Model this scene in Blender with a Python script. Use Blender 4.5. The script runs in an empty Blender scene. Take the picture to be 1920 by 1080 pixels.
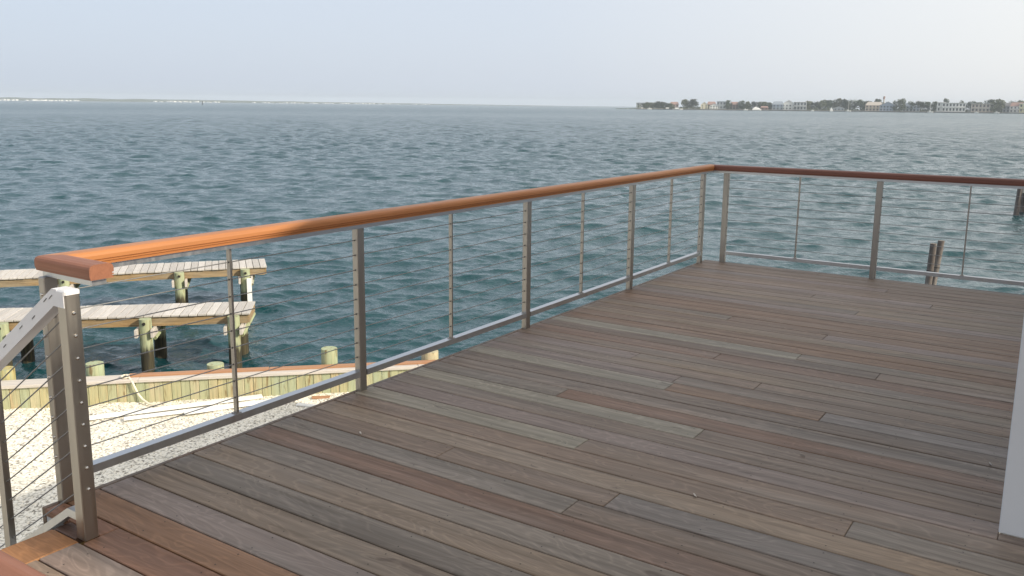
import bpy, math, random
import numpy as np
from mathutils import Vector, Matrix

random.seed(7)
rng = np.random.default_rng(11)
R = math.radians
scene = bpy.context.scene
col = scene.collection

# ------------------------------------------------------------------ camera
CAM_H = 1.5
yaw, pitch, roll = R(-33.6055), R(10.3422), R(0.5862)
F_PX = 1640.56
fw = Vector((math.sin(yaw) * math.cos(pitch), math.cos(yaw) * math.cos(pitch), -math.sin(pitch)))
rt = Vector((math.cos(yaw), -math.sin(yaw), 0))
up = rt.cross(fw)
r2 = rt * math.cos(roll) + up * math.sin(roll)
u2 = -rt * math.sin(roll) + up * math.cos(roll)
cd = bpy.data.cameras.new('camera')
cam = bpy.data.objects.new('camera', cd)
col.objects.link(cam)
cam.matrix_world = Matrix(((r2.x, u2.x, -fw.x, 0), (r2.y, u2.y, -fw.y, 0), (r2.z, u2.z, -fw.z, CAM_H), (0, 0, 0, 1)))
cd.sensor_width = 36
cd.lens = F_PX * 36 / 1920
cd.shift_y = -44.6 / 1920
cd.clip_start = 0.05
cd.clip_end = 20000
scene.camera = cam

# ------------------------------------------------------------------ world, sun, exposure
SUN_AZ = 82.0      # degrees from +Y towards +X
SUN_EL = 29.3
saz, sel = R(SUN_AZ), R(SUN_EL)
SUN = Vector((math.sin(saz) * math.cos(sel), math.cos(saz) * math.cos(sel), math.sin(sel)))
w = bpy.data.worlds.new('World')
scene.world = w
w.use_nodes = True
nt = w.node_tree
nt.nodes.clear()
out = nt.nodes.new('ShaderNodeOutputWorld')
sky = nt.nodes.new('ShaderNodeTexSky')
sky.sky_type = 'NISHITA'
sky.sun_disc = False
sky.sun_elevation = sel
sky.sun_rotation = saz
sky.air_density = 1.0
sky.dust_density = 3.0
sky.ozone_density = 1.5
bg1 = nt.nodes.new('ShaderNodeBackground'); bg1.inputs[1].default_value = 0.12
nt.links.new(sky.outputs[0], bg1.inputs[0])
tc = nt.nodes.new('ShaderNodeTexCoord')
dot = nt.nodes.new('ShaderNodeVectorMath'); dot.operation = 'DOT_PRODUCT'
dot.inputs[1].default_value = (math.sin(saz), math.cos(saz), 0.45)
nt.links.new(tc.outputs['Generated'], dot.inputs[0])
cr = nt.nodes.new('ShaderNodeValToRGB')
mp = nt.nodes.new('ShaderNodeMapRange')
mp.inputs['From Min'].default_value = -1.0; mp.inputs['From Max'].default_value = 1.1
nt.links.new(dot.outputs['Value'], mp.inputs['Value'])
nt.links.new(mp.outputs[0], cr.inputs[0])
e = cr.color_ramp.elements
e[0].position = 0.0; e[0].color = (0.58, 0.66, 0.79, 1)
e[1].position = 1.0; e[1].color = (1.12, 1.06, 1.0, 1)
m = e.new(0.30); m.color = (0.68, 0.74, 0.84, 1)
m = e.new(0.52); m.color = (0.90, 0.91, 0.92, 1)
bg2 = nt.nodes.new('ShaderNodeBackground'); bg2.inputs[1].default_value = 1.16
nt.links.new(cr.outputs[0], bg2.inputs[0])
mx = nt.nodes.new('ShaderNodeMixShader'); mx.inputs[0].default_value = 0.80
nt.links.new(bg1.outputs[0], mx.inputs[1]); nt.links.new(bg2.outputs[0], mx.inputs[2])
nt.links.new(mx.outputs[0], out.inputs['Surface'])

sl = bpy.data.lights.new('sun', 'SUN')
sl.energy = 5.0
sl.angle = R(0.6)
sl.color = (1.0, 0.90, 0.73)
so = bpy.data.objects.new('sun', sl)
so.rotation_euler = SUN.to_track_quat('Z', 'Y').to_euler()
so.location = (20, 5, 30)
col.objects.link(so)

scene.view_settings.view_transform = 'Standard'
scene.view_settings.look = 'None'
scene.view_settings.exposure = 0.0
scene.view_settings.gamma = 1.0
scene.view_settings.use_curve_mapping = False
scene.cycles.use_denoising = True
scene.cycles.max_bounces = 6
scene.cycles.volume_bounces = 0

# ------------------------------------------------------------------ picture measurements to world points
CAM = Vector((0, 0, CAM_H))
def ray(x, y):
    return fw * F_PX + r2 * (x - 960) - u2 * (y - 495.4)
def onz(x, y, z):
    d = ray(x, y); t = (z - CAM_H) / d.z
    return CAM + d * t
def at_dist(x, dist):
    """ground position under the sight line of column x at a horizontal distance"""
    d = ray(x, 200); d.z = 0; d.normalize()
    return Vector((d.x * dist, d.y * dist, 0))

# ------------------------------------------------------------------ helpers
def lin(c):
    o = []
    for v in c:
        v /= 255.0
        o.append(v / 12.92 if v <= 0.04045 else ((v + 0.055) / 1.055) ** 2.4)
    return tuple(o) + (1.0,)

class MB:
    def __init__(s): s.v = []; s.f = []; s.sm = []
    def add(s, vs, fs, smooth=False):
        n = len(s.v); s.v += [tuple(a) for a in vs]
        s.f += [tuple(n + i for i in f) for f in fs]; s.sm += [smooth] * len(fs)
        return s
    def box(s, x0, x1, y0, y1, z0, z1, M=None):
        vs = [(x0, y0, z0), (x1, y0, z0), (x1, y1, z0), (x0, y1, z0), (x0, y0, z1), (x1, y0, z1), (x1, y1, z1), (x0, y1, z1)]
        if M is not None: vs = [M @ Vector(a) for a in vs]
        return s.add(vs, [(0, 3, 2, 1), (4, 5, 6, 7), (0, 1, 5, 4), (1, 2, 6, 5), (2, 3, 7, 6), (3, 0, 4, 7)])
    def cbox(s, x0, x1, y0, y1, z0, z1, c=0.003, M=None):
        """box whose four upright edges and top edges are chamfered"""
        def ring(d, z):
            return [(x0 + d + c, y0 + d, z), (x1 - d - c, y0 + d, z), (x1 - d, y0 + d + c, z), (x1 - d, y1 - d - c, z),
                    (x1 - d - c, y1 - d, z), (x0 + d + c, y1 - d, z), (x0 + d, y1 - d - c, z), (x0 + d, y0 + d + c, z)]
        vs = ring(0, z0) + ring(0, z1 - c) + ring(c, z1)
        fs = [tuple(range(7, -1, -1)), tuple(range(16, 24))]
        for k in (0, 8):
            for i in range(8):
                j = (i + 1) % 8
                fs.append((k + i, k + j, k + j + 8, k + i + 8))
        if M is not None: vs = [M @ Vector(a) for a in vs]
        return s.add(vs, fs)
    def tube(s, a, b, r0, r1=None, n=10, cap=True, smooth=True):
        a = Vector(a); b = Vector(b); r1 = r0 if r1 is None else r1
        d = (b - a).normalized()
        p = d.orthogonal().normalized(); q = d.cross(p)
        vs = []
        for c_, r in ((a, r0), (b, r1)):
            for i in range(n):
                t = 2 * math.pi * i / n
                vs.append(c_ + p * (r * math.cos(t)) + q * (r * math.sin(t)))
        s.add(vs, [(i, (i + 1) % n, n + (i + 1) % n, n + i) for i in range(n)], smooth)
        if cap:
            s.add(vs[:n], [tuple(range(n - 1, -1, -1))]); s.add(vs[n:], [tuple(range(n))])
        return s
    def path(s, pts, r, n=6):
        pts = [Vector(p) for p in pts]
        rings = []
        for i, p in enumerate(pts):
            d = (pts[min(i + 1, len(pts) - 1)] - pts[max(i - 1, 0)]).normalized()
            a = d.cross(Vector((0.31, 0.2, 0.93))).normalized(); b = d.cross(a)
            rings += [p + a * (r * math.cos(2 * math.pi * k / n)) + b * (r * math.sin(2 * math.pi * k / n)) for k in range(n)]
        fs = []
        for i in range(len(pts) - 1):
            for k in range(n):
                fs.append((i * n + k, i * n + (k + 1) % n, (i + 1) * n + (k + 1) % n, (i + 1) * n + k))
        return s.add(rings, fs, True)
    def mesh(s, name, mat):
        me = bpy.data.meshes.new(name)
        me.from_pydata(s.v, [], s.f)
        if mat is not None: me.materials.append(mat)
        if any(s.sm): me.polygons.foreach_set('use_smooth', s.sm)
        me.update()
        return me
    def obj(s, name, mat, parent=None, loc=None, color=None):
        o = bpy.data.objects.new(name, s.mesh(name, mat))
        col.objects.link(o)
        if parent is not None: o.parent = parent
        if loc is not None: o.location = loc
        if color is not None: o.color = color
        return o

def tag(o, label=None, cat=None, group=None, kind=None):
    if label: o['label'] = label
    if cat: o['category'] = cat
    if group: o['group'] = group
    if kind: o['kind'] = kind
    return o
def empty(name, loc=(0, 0, 0), rz=0):
    o = bpy.data.objects.new(name, None); o.empty_display_size = 0.2
    o.location = loc; o.rotation_euler.z = rz
    col.objects.link(o)
    return o

# ------------------------------------------------------------------ materials
class MT:
    def __init__(s, name):
        s.m = bpy.data.materials.new(name); s.m.use_nodes = True
        s.t = s.m.node_tree; s.b = s.t.nodes['Principled BSDF']
    def n(s, ty, **k):
        a = s.t.nodes.new(ty)
        for q, v in k.items():
            if q.startswith('i_'):
                key = q[2:]; key = int(key) if key.isdigit() else key.replace('_', ' ')
                a.inputs[key].default_value = v
            else: setattr(a, q, v)
        return a
    def l(s, a, b): s.t.links.new(a, b)
    def coords(s, scale=(1, 1, 1), kind='Object', offset=True, mul=37.0):
        t = s.n('ShaderNodeTexCoord'); src = t.outputs[kind]
        if offset:
            oi = s.n('ShaderNodeObjectInfo')
            ml = s.n('ShaderNodeMath', operation='MULTIPLY'); ml.inputs[1].default_value = mul
            s.l(oi.outputs['Random'], ml.inputs[0])
            ad = s.n('ShaderNodeVectorMath', operation='ADD')
            s.l(src, ad.inputs[0]); s.l(ml.outputs[0], ad.inputs[1]); src = ad.outputs[0]
        mpg = s.n('ShaderNodeMapping'); mpg.inputs['Scale'].default_value = scale
        s.l(src, mpg.inputs['Vector'])
        return mpg.outputs[0]
    def noise(s, vec, scale=5, detail=4, rough=0.55, dist=0.0):
        a = s.n('ShaderNodeTexNoise'); a.inputs['Scale'].default_value = scale
        a.inputs['Detail'].default_value = detail; a.inputs['Roughness'].default_value = rough
        a.inputs['Distortion'].default_value = dist
        s.l(vec, a.inputs['Vector'])
        return a.outputs['Fac']
    def ramp(s, fac, stops):
        a = s.n('ShaderNodeValToRGB'); e_ = a.color_ramp.elements
        while len(e_) > 1: e_.remove(e_[-1])
        e_[0].position = stops[0][0]; e_[0].color = stops[0][1]
        for p, c in stops[1:]:
            x = e_.new(p); x.color = c
        s.l(fac, a.inputs[0])
        return a.outputs[0]
    def mix(s, fac, a, b, mode='MIX'):
        x = s.n('ShaderNodeMix', data_type='RGBA', blend_type=mode)
        for i, v in ((0, fac), (6, a), (7, b)):
            if isinstance(v, (int, float)): x.inputs[i].default_value = v
            elif isinstance(v, tuple): x.inputs[i].default_value = v
            else: s.l(v, x.inputs[i])
        return x.outputs[2]
    def bump(s, h, strength=0.3, dist=0.01):
        a = s.n('ShaderNodeBump'); a.inputs['Strength'].default_value = strength
        a.inputs['Distance'].default_value = dist
        s.l(h, a.inputs['Height']); s.l(a.outputs[0], s.b.inputs['Normal'])
    def base(s, c):
        if isinstance(c, tuple): s.b.inputs['Base Color'].default_value = c
        else: s.l(c, s.b.inputs['Base Color'])
        return s
    def rough(s, r):
        if isinstance(r, (int, float)): s.b.inputs['Roughness'].default_value = r
        else: s.l(r, s.b.inputs['Roughness'])
        return s

G = lambda v: (v, v, v, 1)
def plain(name, c, rough=0.6, metal=0.0):
    k = MT(name); k.base(c); k.rough(rough); k.b.inputs['Metallic'].default_value = metal
    return k.m

def wood_mat(name, base=None, grey=(0.20, 0.20, 0.21, 1), patch=0.5, contrast=0.35, rough=0.55, gscale=1.0, bump=0.25, swirl=True, scuff=0.0, axis=0):
    k = MT(name)
    def sc(a, b, c):
        v = [b, b, b]; v[axis] = a
        if axis == 2: v = [b, b, a]
        return tuple(x * gscale for x in v)
    al = None
    if base is None:
        oi = k.n('ShaderNodeObjectInfo'); bc = oi.outputs['Color']; al = oi.outputs['Alpha']
    else: bc = base
    g1 = k.noise(k.coords(sc(1.4, 38, 38)), 1.0, 6, 0.65, 0.6)          # fine grain
    g2 = k.noise(k.coords(sc(1.5, 6.5, 6.5)), 1.0, 2, 0.5, 1.2 if swirl else 0.6)   # broad figure
    big = k.noise(k.coords(sc(0.55, 2.2, 2.2)), 1.0, 3, 0.6)
    pf = k.ramp(big, [(0.38, G(0)), (0.66, G(patch))])
    if al is not None:
        pm = k.n('ShaderNodeMath', operation='MULTIPLY'); k.l(pf, pm.inputs[0]); k.l(al, pm.inputs[1]); pf = pm.outputs[0]
    cols = k.mix(pf, bc, grey)
    gm = k.ramp(g1, [(0.30, G(1 - contrast)), (0.55, G(1.0)), (0.75, G(1 + contrast * 0.6))])
    cols = k.mix(1.0, cols, gm, 'MULTIPLY')
    wv = k.n('ShaderNodeMath', operation='MULTIPLY'); wv.inputs[1].default_value = 75.0
    k.l(g2, wv.inputs[0])
    sn = k.n('ShaderNodeMath', operation='SINE'); k.l(wv.outputs[0], sn.inputs[0])
    ring = k.ramp(sn.outputs[0], [(0.0, G(1 - contrast * (0.30 if swirl else 0.12))), (0.7, G(1.0)), (1.0, G(1.0 + contrast * (0.45 if swirl else 0.1)))])
    cols = k.mix(1.0, cols, ring, 'MULTIPLY')
    if scuff > 0:
        d1 = k.noise(k.coords(sc(4.0, 16.0, 16.0)), 1.0, 3, 0.6, 0.6)
        cols = k.mix(k.ramp(d1, [(0.66, G(0)), (0.74, G(0.55))]), cols, (0.060, 0.036, 0.026, 1))
        d2 = k.noise(k.coords(sc(0.5, 16.0, 16.0)), 1.0, 2, 0.5)
        cols = k.mix(1.0, cols, k.ramp(d2, [(0.3, G(0.80)), (0.6, G(1.05))]), 'MULTIPLY')
        s1 = k.noise(k.coords(sc(3.0, 7.0, 7.0)), 1.0, 5, 0.7, 1.0)
        cols = k.mix(k.ramp(s1, [(0.64, G(0)), (0.80, G(scuff))]), cols, (0.40, 0.40, 0.38, 1))
    k.base(cols)
    k.rough(k.ramp(g1, [(0.3, G(rough + 0.12)), (0.7, G(rough - 0.08))]))
    k.b.inputs['Specular IOR Level'].default_value = 0.35
    k.bump(g1, bump, 0.004)
    return k.m

M = {}
M['deck'] = wood_mat('weathered_ipe', None, (0.215, 0.195, 0.172, 1), 0.75, 0.27, 0.55, 1.0, 0.20, True, 0.30)
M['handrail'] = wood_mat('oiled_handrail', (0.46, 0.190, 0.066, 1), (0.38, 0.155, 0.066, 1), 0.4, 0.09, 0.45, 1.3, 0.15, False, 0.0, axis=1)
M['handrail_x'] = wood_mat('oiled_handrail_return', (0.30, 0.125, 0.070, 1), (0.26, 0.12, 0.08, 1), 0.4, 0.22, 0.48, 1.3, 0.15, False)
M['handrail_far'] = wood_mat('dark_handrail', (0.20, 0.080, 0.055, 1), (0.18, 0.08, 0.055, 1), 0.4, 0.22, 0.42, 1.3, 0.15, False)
M['ipe_scrap'] = wood_mat('fresh_ipe', (0.42, 0.22, 0.12, 1), (0.36, 0.21, 0.13, 1), 0.4, 0.2, 0.6, 1.0, 0.15, False)
M['pine'] = wood_mat('yellow_lumber', (0.66, 0.47, 0.20, 1), (0.60, 0.44, 0.22, 1), 0.5, 0.25, 0.7, 1.5, 0.2, False)
M['pier_top'] = wood_mat('grey_pier_boards', None, (0.50, 0.47, 0.44, 1), 0.5, 0.30, 0.8, 2.0, 0.4, False, axis=1)
M['pier_beam'] = wood_mat('pier_beam', (0.36, 0.235, 0.11, 1), (0.30, 0.26, 0.19, 1), 0.7, 0.5, 0.8, 1.6, 0.4, False)
M['cap'] = wood_mat('bulkhead_cap', (0.58, 0.53, 0.48, 1), (0.50, 0.47, 0.43, 1), 0.6, 0.22, 0.8, 1.4, 0.3, False)

def treated(name, axis_z=True, tide=-3.78):
    """pressure treated pine: yellow green, stained, dark and wet under the tide line"""
    k = MT(name)
    oi = k.n('ShaderNodeObjectInfo')
    c1 = k.coords((9, 9, 1.1)); n1 = k.noise(c1, 1.2, 5, 0.6, 0.5)
    c2 = k.coords((26, 26, 1.2)); n2 = k.noise(c2, 1.3, 5, 0.7, 0.3)
    base = k.mix(k.ramp(n1, [(0.35, G(0)), (0.65, G(1))]), oi.outputs['Color'], (0.36, 0.37, 0.22, 1))
    base = k.mix(1.0, base, k.ramp(n2, [(0.28, G(0.62)), (0.5, G(1)), (0.8, G(1.15))]), 'MULTIPLY')
    st = k.noise(k.coords((13, 13, 2.6)), 1.0, 2, 0.5)
    base = k.mix(k.ramp(st, [(0.61, G(0)), (0.69, G(0.8))]), base, (0.16, 0.10, 0.035, 1))
    geo = k.n('ShaderNodeNewGeometry'); sx = k.n('ShaderNodeSeparateXYZ')
    k.l(geo.outputs['Position'], sx.inputs[0])
    mul = k.n('ShaderNodeMath', operation='MULTIPLY_ADD'); mul.inputs[1].default_value = 0.55; mul.inputs[2].default_value = -0.27
    k.l(n1, mul.inputs[0])
    ad = k.n('ShaderNodeMath', operation='ADD'); k.l(sx.outputs['Z'], ad.inputs[0]); k.l(mul.outputs[0], ad.inputs[1])
    mr = k.n('ShaderNodeMapRange'); mr.inputs['From Min'].default_value = tide - 0.06; mr.inputs['From Max'].default_value = tide + 0.12
    mr.inputs['To Min'].default_value = 1.0; mr.inputs['To Max'].default_value = 0.0
    k.l(ad.outputs[0], mr.inputs['Value'])
    wet = k.mix(k.ramp(n2, [(0.4, G(0)), (0.7, G(1))]), (0.022, 0.020, 0.014, 1), (0.085, 0.070, 0.030, 1))
    k.base(k.mix(mr.outputs[0], base, wet)); k.rough(0.75)
    k.bump(n2, 0.5, 0.012)
    return k.m
M['treated'] = treated('treated_pine')
M['old_pile'] = wood_mat('old_grey_pile', (0.13, 0.11, 0.10, 1), (0.30, 0.27, 0.25, 1), 0.8, 0.6, 0.85, 2.2, 0.6, False, axis=2)

def steel(name, c, rough):
    k = MT(name)
    n = k.noise(k.coords((60, 60, 3)), 1.0, 3, 0.5)
    k.base(k.mix(n, tuple(x * 0.88 for x in c[:3]) + (1,), c)); k.rough(k.ramp(n, [(0.3, G(rough - 0.06)), (0.7, G(rough + 0.08))]))
    k.b.inputs['Metallic'].default_value = 1.0
    return k.m
M['steel'] = steel('brushed_stainless', (0.42, 0.39, 0.35, 1), 0.40)
M['steel_bar'] = steel('stainless_flat_bar', (0.58, 0.59, 0.60, 1), 0.36)
M['steel_bright'] = steel('polished_stainless', (0.62, 0.60, 0.56, 1), 0.16)
M['cable'] = plain('steel_cable', (0.30, 0.30, 0.30, 1), 0.62, 0.85)
M['tape'] = plain('white_protective_film', (0.72, 0.72, 0.74, 1), 0.5)
M['dark'] = plain('dark_metal', (0.02, 0.018, 0.016, 1), 0.6)
M['pvc'] = plain('white_pvc_trim', (0.82, 0.82, 0.80, 1), 0.45)
M['rope'] = plain('white_rope', (0.72, 0.67, 0.54, 1), 0.9)
k = MT('white_wall_paint'); n = k.noise(k.coords((1, 1, 1)), 60, 3); n_ = k.noise(k.coords((1, 1, .4)), 3, 3)
k.base(k.mix(n_, (0.60, 0.63, 0.67, 1), (0.67, 0.69, 0.72, 1))); k.rough(0.6); k.bump(n, 0.25, 0.002); M['wall'] = k.m
M['grey_paint'] = plain('grey_fascia_paint', (0.42, 0.44, 0.45, 1), 0.6)
M['shingle'] = plain('roof_shingles', (0.10, 0.10, 0.105, 1), 0.9)

# gravel
k = MT('pale_gravel')
vec = k.coords((1, 1, 1), offset=False)
v = k.n('ShaderNodeTexVoronoi'); v.inputs['Scale'].default_value = 30.0; k.l(vec, v.inputs['Vector'])
sp = k.n('ShaderNodeSeparateColor'); k.l(v.outputs['Color'], sp.inputs[0])
tone = k.ramp(sp.outputs[0], [(0.0, (0.20, 0.18, 0.15, 1)), (0.10, (0.52, 0.48, 0.40, 1)), (0.25, (0.78, 0.74, 0.63, 1)), (1.0, (0.88, 0.84, 0.74, 1))])
big = k.noise(vec, 1.3, 3)
tone = k.mix(1.0, tone, k.ramp(big, [(0.3, G(0.86)), (0.6, G(1.0))]), 'MULTIPLY')
gap = k.ramp(v.outputs['Distance'], [(0.45, G(1.0)), (0.85, G(0.55))])
k.base(k.mix(1.0, tone, gap, 'MULTIPLY')); k.rough(0.95)
k.bump(v.outputs['Distance'], -0.5, 0.012)
M['gravel'] = k.m
k = MT('gravel_stone')
geo = k.n('ShaderNodeNewGeometry')
k.base(k.ramp(geo.outputs['Random Per Island'], [(0.0, (0.14, 0.12, 0.10, 1)), (0.06, (0.36, 0.32, 0.26, 1)), (0.12, (0.74, 0.69, 0.57, 1)), (0.7, (0.86, 0.82, 0.71, 1)), (1.0, (0.90, 0.88, 0.82, 1))])); k.rough(0.9)
M['stone'] = k.m

# water
k = MT('bay_water')
k.base((0.007, 0.047, 0.056, 1)); k.b.inputs['IOR'].default_value = 1.333
vec = k.coords((1, 1, 1), offset=False)
n1 = k.noise(k.coords((1, 1, 1), offset=False), 1.3, 4, 0.60, 0.9)
n2 = k.noise(vec, 5.0, 4, 0.55, 0.8)
lp = k.n('ShaderNodeVectorMath', operation='LENGTH'); tcx = k.n('ShaderNodeTexCoord'); k.l(tcx.outputs['Object'], lp.inputs[0])
far = k.n('ShaderNodeMapRange'); far.inputs['From Min'].default_value = 30; far.inputs['From Max'].default_value = 160
far.inputs['To Min'].default_value = 0.10; far.inputs['To Max'].default_value = 1.0
k.l(lp.outputs['Value'], far.inputs['Value'])
b1 = k.n('ShaderNodeBump'); b1.inputs['Distance'].default_value = 0.45; k.l(n1, b1.inputs['Height']); k.l(far.outputs[0], b1.inputs['Strength'])
b2 = k.n('ShaderNodeBump'); b2.inputs['Distance'].default_value = 0.06; b2.inputs['Strength'].default_value = 0.7
k.l(n2, b2.inputs['Height']); k.l(b1.outputs[0], b2.inputs['Normal']); k.l(b2.outputs[0], k.b.inputs['Normal'])
rm_ = k.n('ShaderNodeMapRange'); rm_.inputs['From Min'].default_value = 40; rm_.inputs['From Max'].default_value = 700
rm_.inputs['To Min'].default_value = 0.03; rm_.inputs['To Max'].default_value = 0.20
k.l(lp.outputs['Value'], rm_.inputs['Value']); k.l(rm_.outputs[0], k.b.inputs['Roughness'])
M['water'] = k.m

# ================================================================== WATER
WZ = -4.30
def build_water():
    az = np.concatenate([np.arange(-180, -92, 4.0), np.arange(-92, -70, 0.7), np.arange(-70, 3.0, 0.09), np.arange(3.0, 30, 0.9), np.arange(30, 180, 4.0)])
    rr = np.concatenate([np.array([0.5, 2, 4, 6, 8, 9.5]), 10.0 * np.exp(np.arange(0, math.log(420 / 10.0), 0.0037)), np.array([450, 520, 640, 800, 1050, 1400, 1900, 2600, 3600, 4700, 5700])])
    A, RR = np.meshgrid(np.radians(az), rr)
    X = RR * np.sin(A); Y = RR * np.cos(A)
    Z = np.zeros_like(X); DX = np.zeros_like(X); DY = np.zeros_like(X)
    cell = np.maximum(RR * 0.0037, RR * math.radians(0.09))
    dense = ((np.degrees(A) > -93) & (np.degrees(A) < 31) & (RR < 440)).astype(float)
    g = np.random.default_rng(5)
    wind = math.radians(-28)
    n = 96
    lams = np.exp(np.linspace(math.log(0.22), math.log(6.5), n))
    for lam in lams:
        th = wind + g.normal(0, 0.62)
        kk = 2 * math.pi / lam
        steep = 0.057 * (1.0 if lam < 0.75 else (0.75 / lam) ** 0.66)
        amp = steep / kk * g.uniform(0.6, 1.4)
        ph = g.uniform(0, 6.283)
        kx, ky = kk * math.sin(th), kk * math.cos(th)
        arg = kx * X + ky * Y + ph
        # slow group modulation so that crests come and go
        mod = 0.65 + 0.55 * np.sin(arg * g.uniform(0.07, 0.16) + 0.21 * kk * (X * math.cos(th) - Y * math.sin(th)) * g.uniform(0.4, 1.4) + g.uniform(0, 6.28))
        att = np.clip((lam / cell - 2.2) / 2.5, 0, 1) * dense
        off = 1.0 + (1.1 * np.clip((RR - 35) / 90.0, 0, 1) if lam > 0.9 else 0)      # choppier offshore
        a = amp * att * mod * off
        Z += a * np.sin(arg)
        DX += a * 0.8 * math.sin(th) * np.cos(arg); DY += a * 0.8 * math.cos(th) * np.cos(arg)
    X = X + DX; Y = Y + DY; Z = Z + WZ
    nr, na = X.shape
    V = np.stack([X, Y, Z], -1).reshape(-1, 3).astype(np.float32)
    i = np.arange(nr - 1)[:, None] * na; j = np.arange(na)[None, :]; j2 = (j + 1) % na
    F = np.stack([i + j, i + j2, i + na + j2, i + na + j], -1).reshape(-1, 4)[:, ::-1]
    me = bpy.data.meshes.new('water')
    me.vertices.add(len(V)); me.vertices.foreach_set('co', V.ravel())
    me.loops.add(F.size); me.loops.foreach_set('vertex_index', F.ravel().astype(np.int32))
    me.polygons.add(len(F)); me.polygons.foreach_set('loop_start', np.arange(0, F.size, 4, dtype=np.int32))
    me.polygons.foreach_set('use_smooth', np.ones(len(F), bool))
    me.update(calc_edges=True); me.materials.append(M['water'])
    o = bpy.data.objects.new('water', me); col.objects.link(o)
    tag(o, 'choppy blue green bay water under a hazy sky', None, None, 'structure')
build_water()

# ================================================================== GROUND
GZ = -3.38
BC = 20.65                                  # the bulkhead runs along y = x + BC
T = Vector((1, 1, 0)).normalized()          # along the bulkhead
NO = Vector((-1, 1, 0)).normalized()        # towards the water
B0 = Vector((-BC / 2, BC / 2, 0))           # foot of the perpendicular from the origin; s is measured along T
def bp(s, n=0.0, z=0.0):
    return B0 + T * s + NO * n + Vector((0, 0, z))
def s_of(p): return (Vector((p[0], p[1], 0)) - B0).dot(T)

def build_ground():
    ss = np.concatenate([np.array([-34, -24, -16, -10]), np.arange(-8, 5, 0.12), np.array([6, 9, 14, 20])])
    nn = np.concatenate([np.array([-46, -30, -20, -14]), np.arange(-12, -0.02, 0.12), np.array([0.0])])
    vs = []; fs = []
    from mathutils import noise as mn
    for s in ss:
        for n in nn:
            p = bp(float(s), float(n))
            z = GZ + 0.05 * mn.noise(Vector((p.x * 0.9, p.y * 0.9, 0))) + 0.022 * mn.noise(Vector((p.x * 3.1, p.y * 3.1, 3)))
            if n > -0.9: z += 0.03 * (0.9 + n) / 0.9 * (1 + mn.noise(Vector((s * 1.3, 0, 7))))
            vs.append((p.x, p.y, z))
    m_ = len(nn)
    for i in range(len(ss) - 1):
        for j in range(m_ - 1):
            fs.append((i * m_ + j, (i + 1) * m_ + j, (i + 1) * m_ + j + 1, i * m_ + j + 1)[::-1])
    mb = MB(); mb.add(vs, fs, True)
    o = mb.obj('gravel_ground', M['gravel'])
    tag(o, 'pale crushed gravel yard between deck and bulkhead', None, None, 'structure')
    # loose stones, far too many to count
    sv = []; sf = []
    rr = random.Random(3)
    octa = [(1, 0, 0), (0, 1, 0), (-1, 0, 0), (0, -1, 0), (0, 0, 1)]
    for _ in range(20000):
        s = rr.uniform(-6.4, 1.6); n = -rr.uniform(0.0, 1.0) ** 1.15 * 7.5
        p = bp(s, n)
        if p.x > -4.3: continue
        z = GZ + 0.05 * mn.noise(Vector((p.x * 0.9, p.y * 0.9, 0))) + 0.022 * mn.noise(Vector((p.x * 3.1, p.y * 3.1, 3)))
        if n > -0.9: z += 0.03 * (0.9 + n) / 0.9 * (1 + mn.noise(Vector((s * 1.3, 0, 7))))
        r = rr.uniform(0.010, 0.024) * (1.3 if rr.random() < 0.06 else 1)
        a = rr.uniform(0, 6.28); ca, sa = math.cos(a), math.sin(a)
        ex, ey, ez = r * rr.uniform(.8, 1.3), r * rr.uniform(.6, 1.0), r * rr.uniform(.3, .6)
        b = len(sv)
        for x, y, zz in octa:
            sv.append((p.x + ca * x * ex - sa * y * ey, p.y + sa * x * ex + ca * y * ey, z + zz * ez - 0.001))
        sf += [(b, b + 1, b + 4), (b + 1, b + 2, b + 4), (b + 2, b + 3, b + 4), (b + 3, b, b + 4)]
    mb = MB(); mb.add(sv, sf)
    o = mb.obj('gravel_stones', M['stone'])
    tag(o, 'loose pale gravel stones strewn over the yard', None, None, 'stuff')
build_ground()

# ================================================================== BULKHEAD
def frame_T(s, n, z):
    Mx = Matrix((( T.x, NO.x, 0, 0), (T.y, NO.y, 0, 0), (0, 0, 1, 0), (0, 0, 0, 1)))
    p = bp(s, n, z); Mx.translation = p
    return Mx
CAPB = -3.005; CAPT = -2.955
def place(o, Mx, parent=None):
    o.parent = parent
    o.matrix_world = Mx
    return o
bulk = empty('timber_bulkhead', bp(-3, 0, -3.4))
tag(bulk, 'weathered timber bulkhead of upright greenish planks holding back the gravel', 'bulkhead')
bulk_inv = Matrix.Translation(-Vector(bulk.location))
def child_at(mb, name, mat, root, Mx, color=None):
    """mesh given in the frame Mx, linked as a part of root"""
    o = mb.obj(name, mat, root)
    o.matrix_local = Matrix.Translation(-Vector(root.location)) @ Mx if root.rotation_euler.z == 0 else root.matrix_world.inverted() @ Mx
    if color is not None: o.color = color
    return o
rp = random.Random(21)
s = -11.0
tones = [(0.46, 0.40, 0.22, 1), (0.40, 0.40, 0.25, 1), (0.50, 0.40, 0.23, 1), (0.36, 0.40, 0.27, 1), (0.48, 0.42, 0.27, 1)]
while s < 6.0:
    wd = rp.choice([0.135, 0.143, 0.15, 0.143])
    dn = rp.uniform(-0.010, 0.006)
    mb = MB(); mb.cbox(-wd / 2 + 0.003, wd / 2 - 0.003, dn, dn + 0.045, -4.9, CAPB - 0.004, 0.004)
    child_at(mb, 'plank', M['treated'], bulk, frame_T(s + wd / 2, 0, 0), rp.choice(tones))
    s += wd
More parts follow.
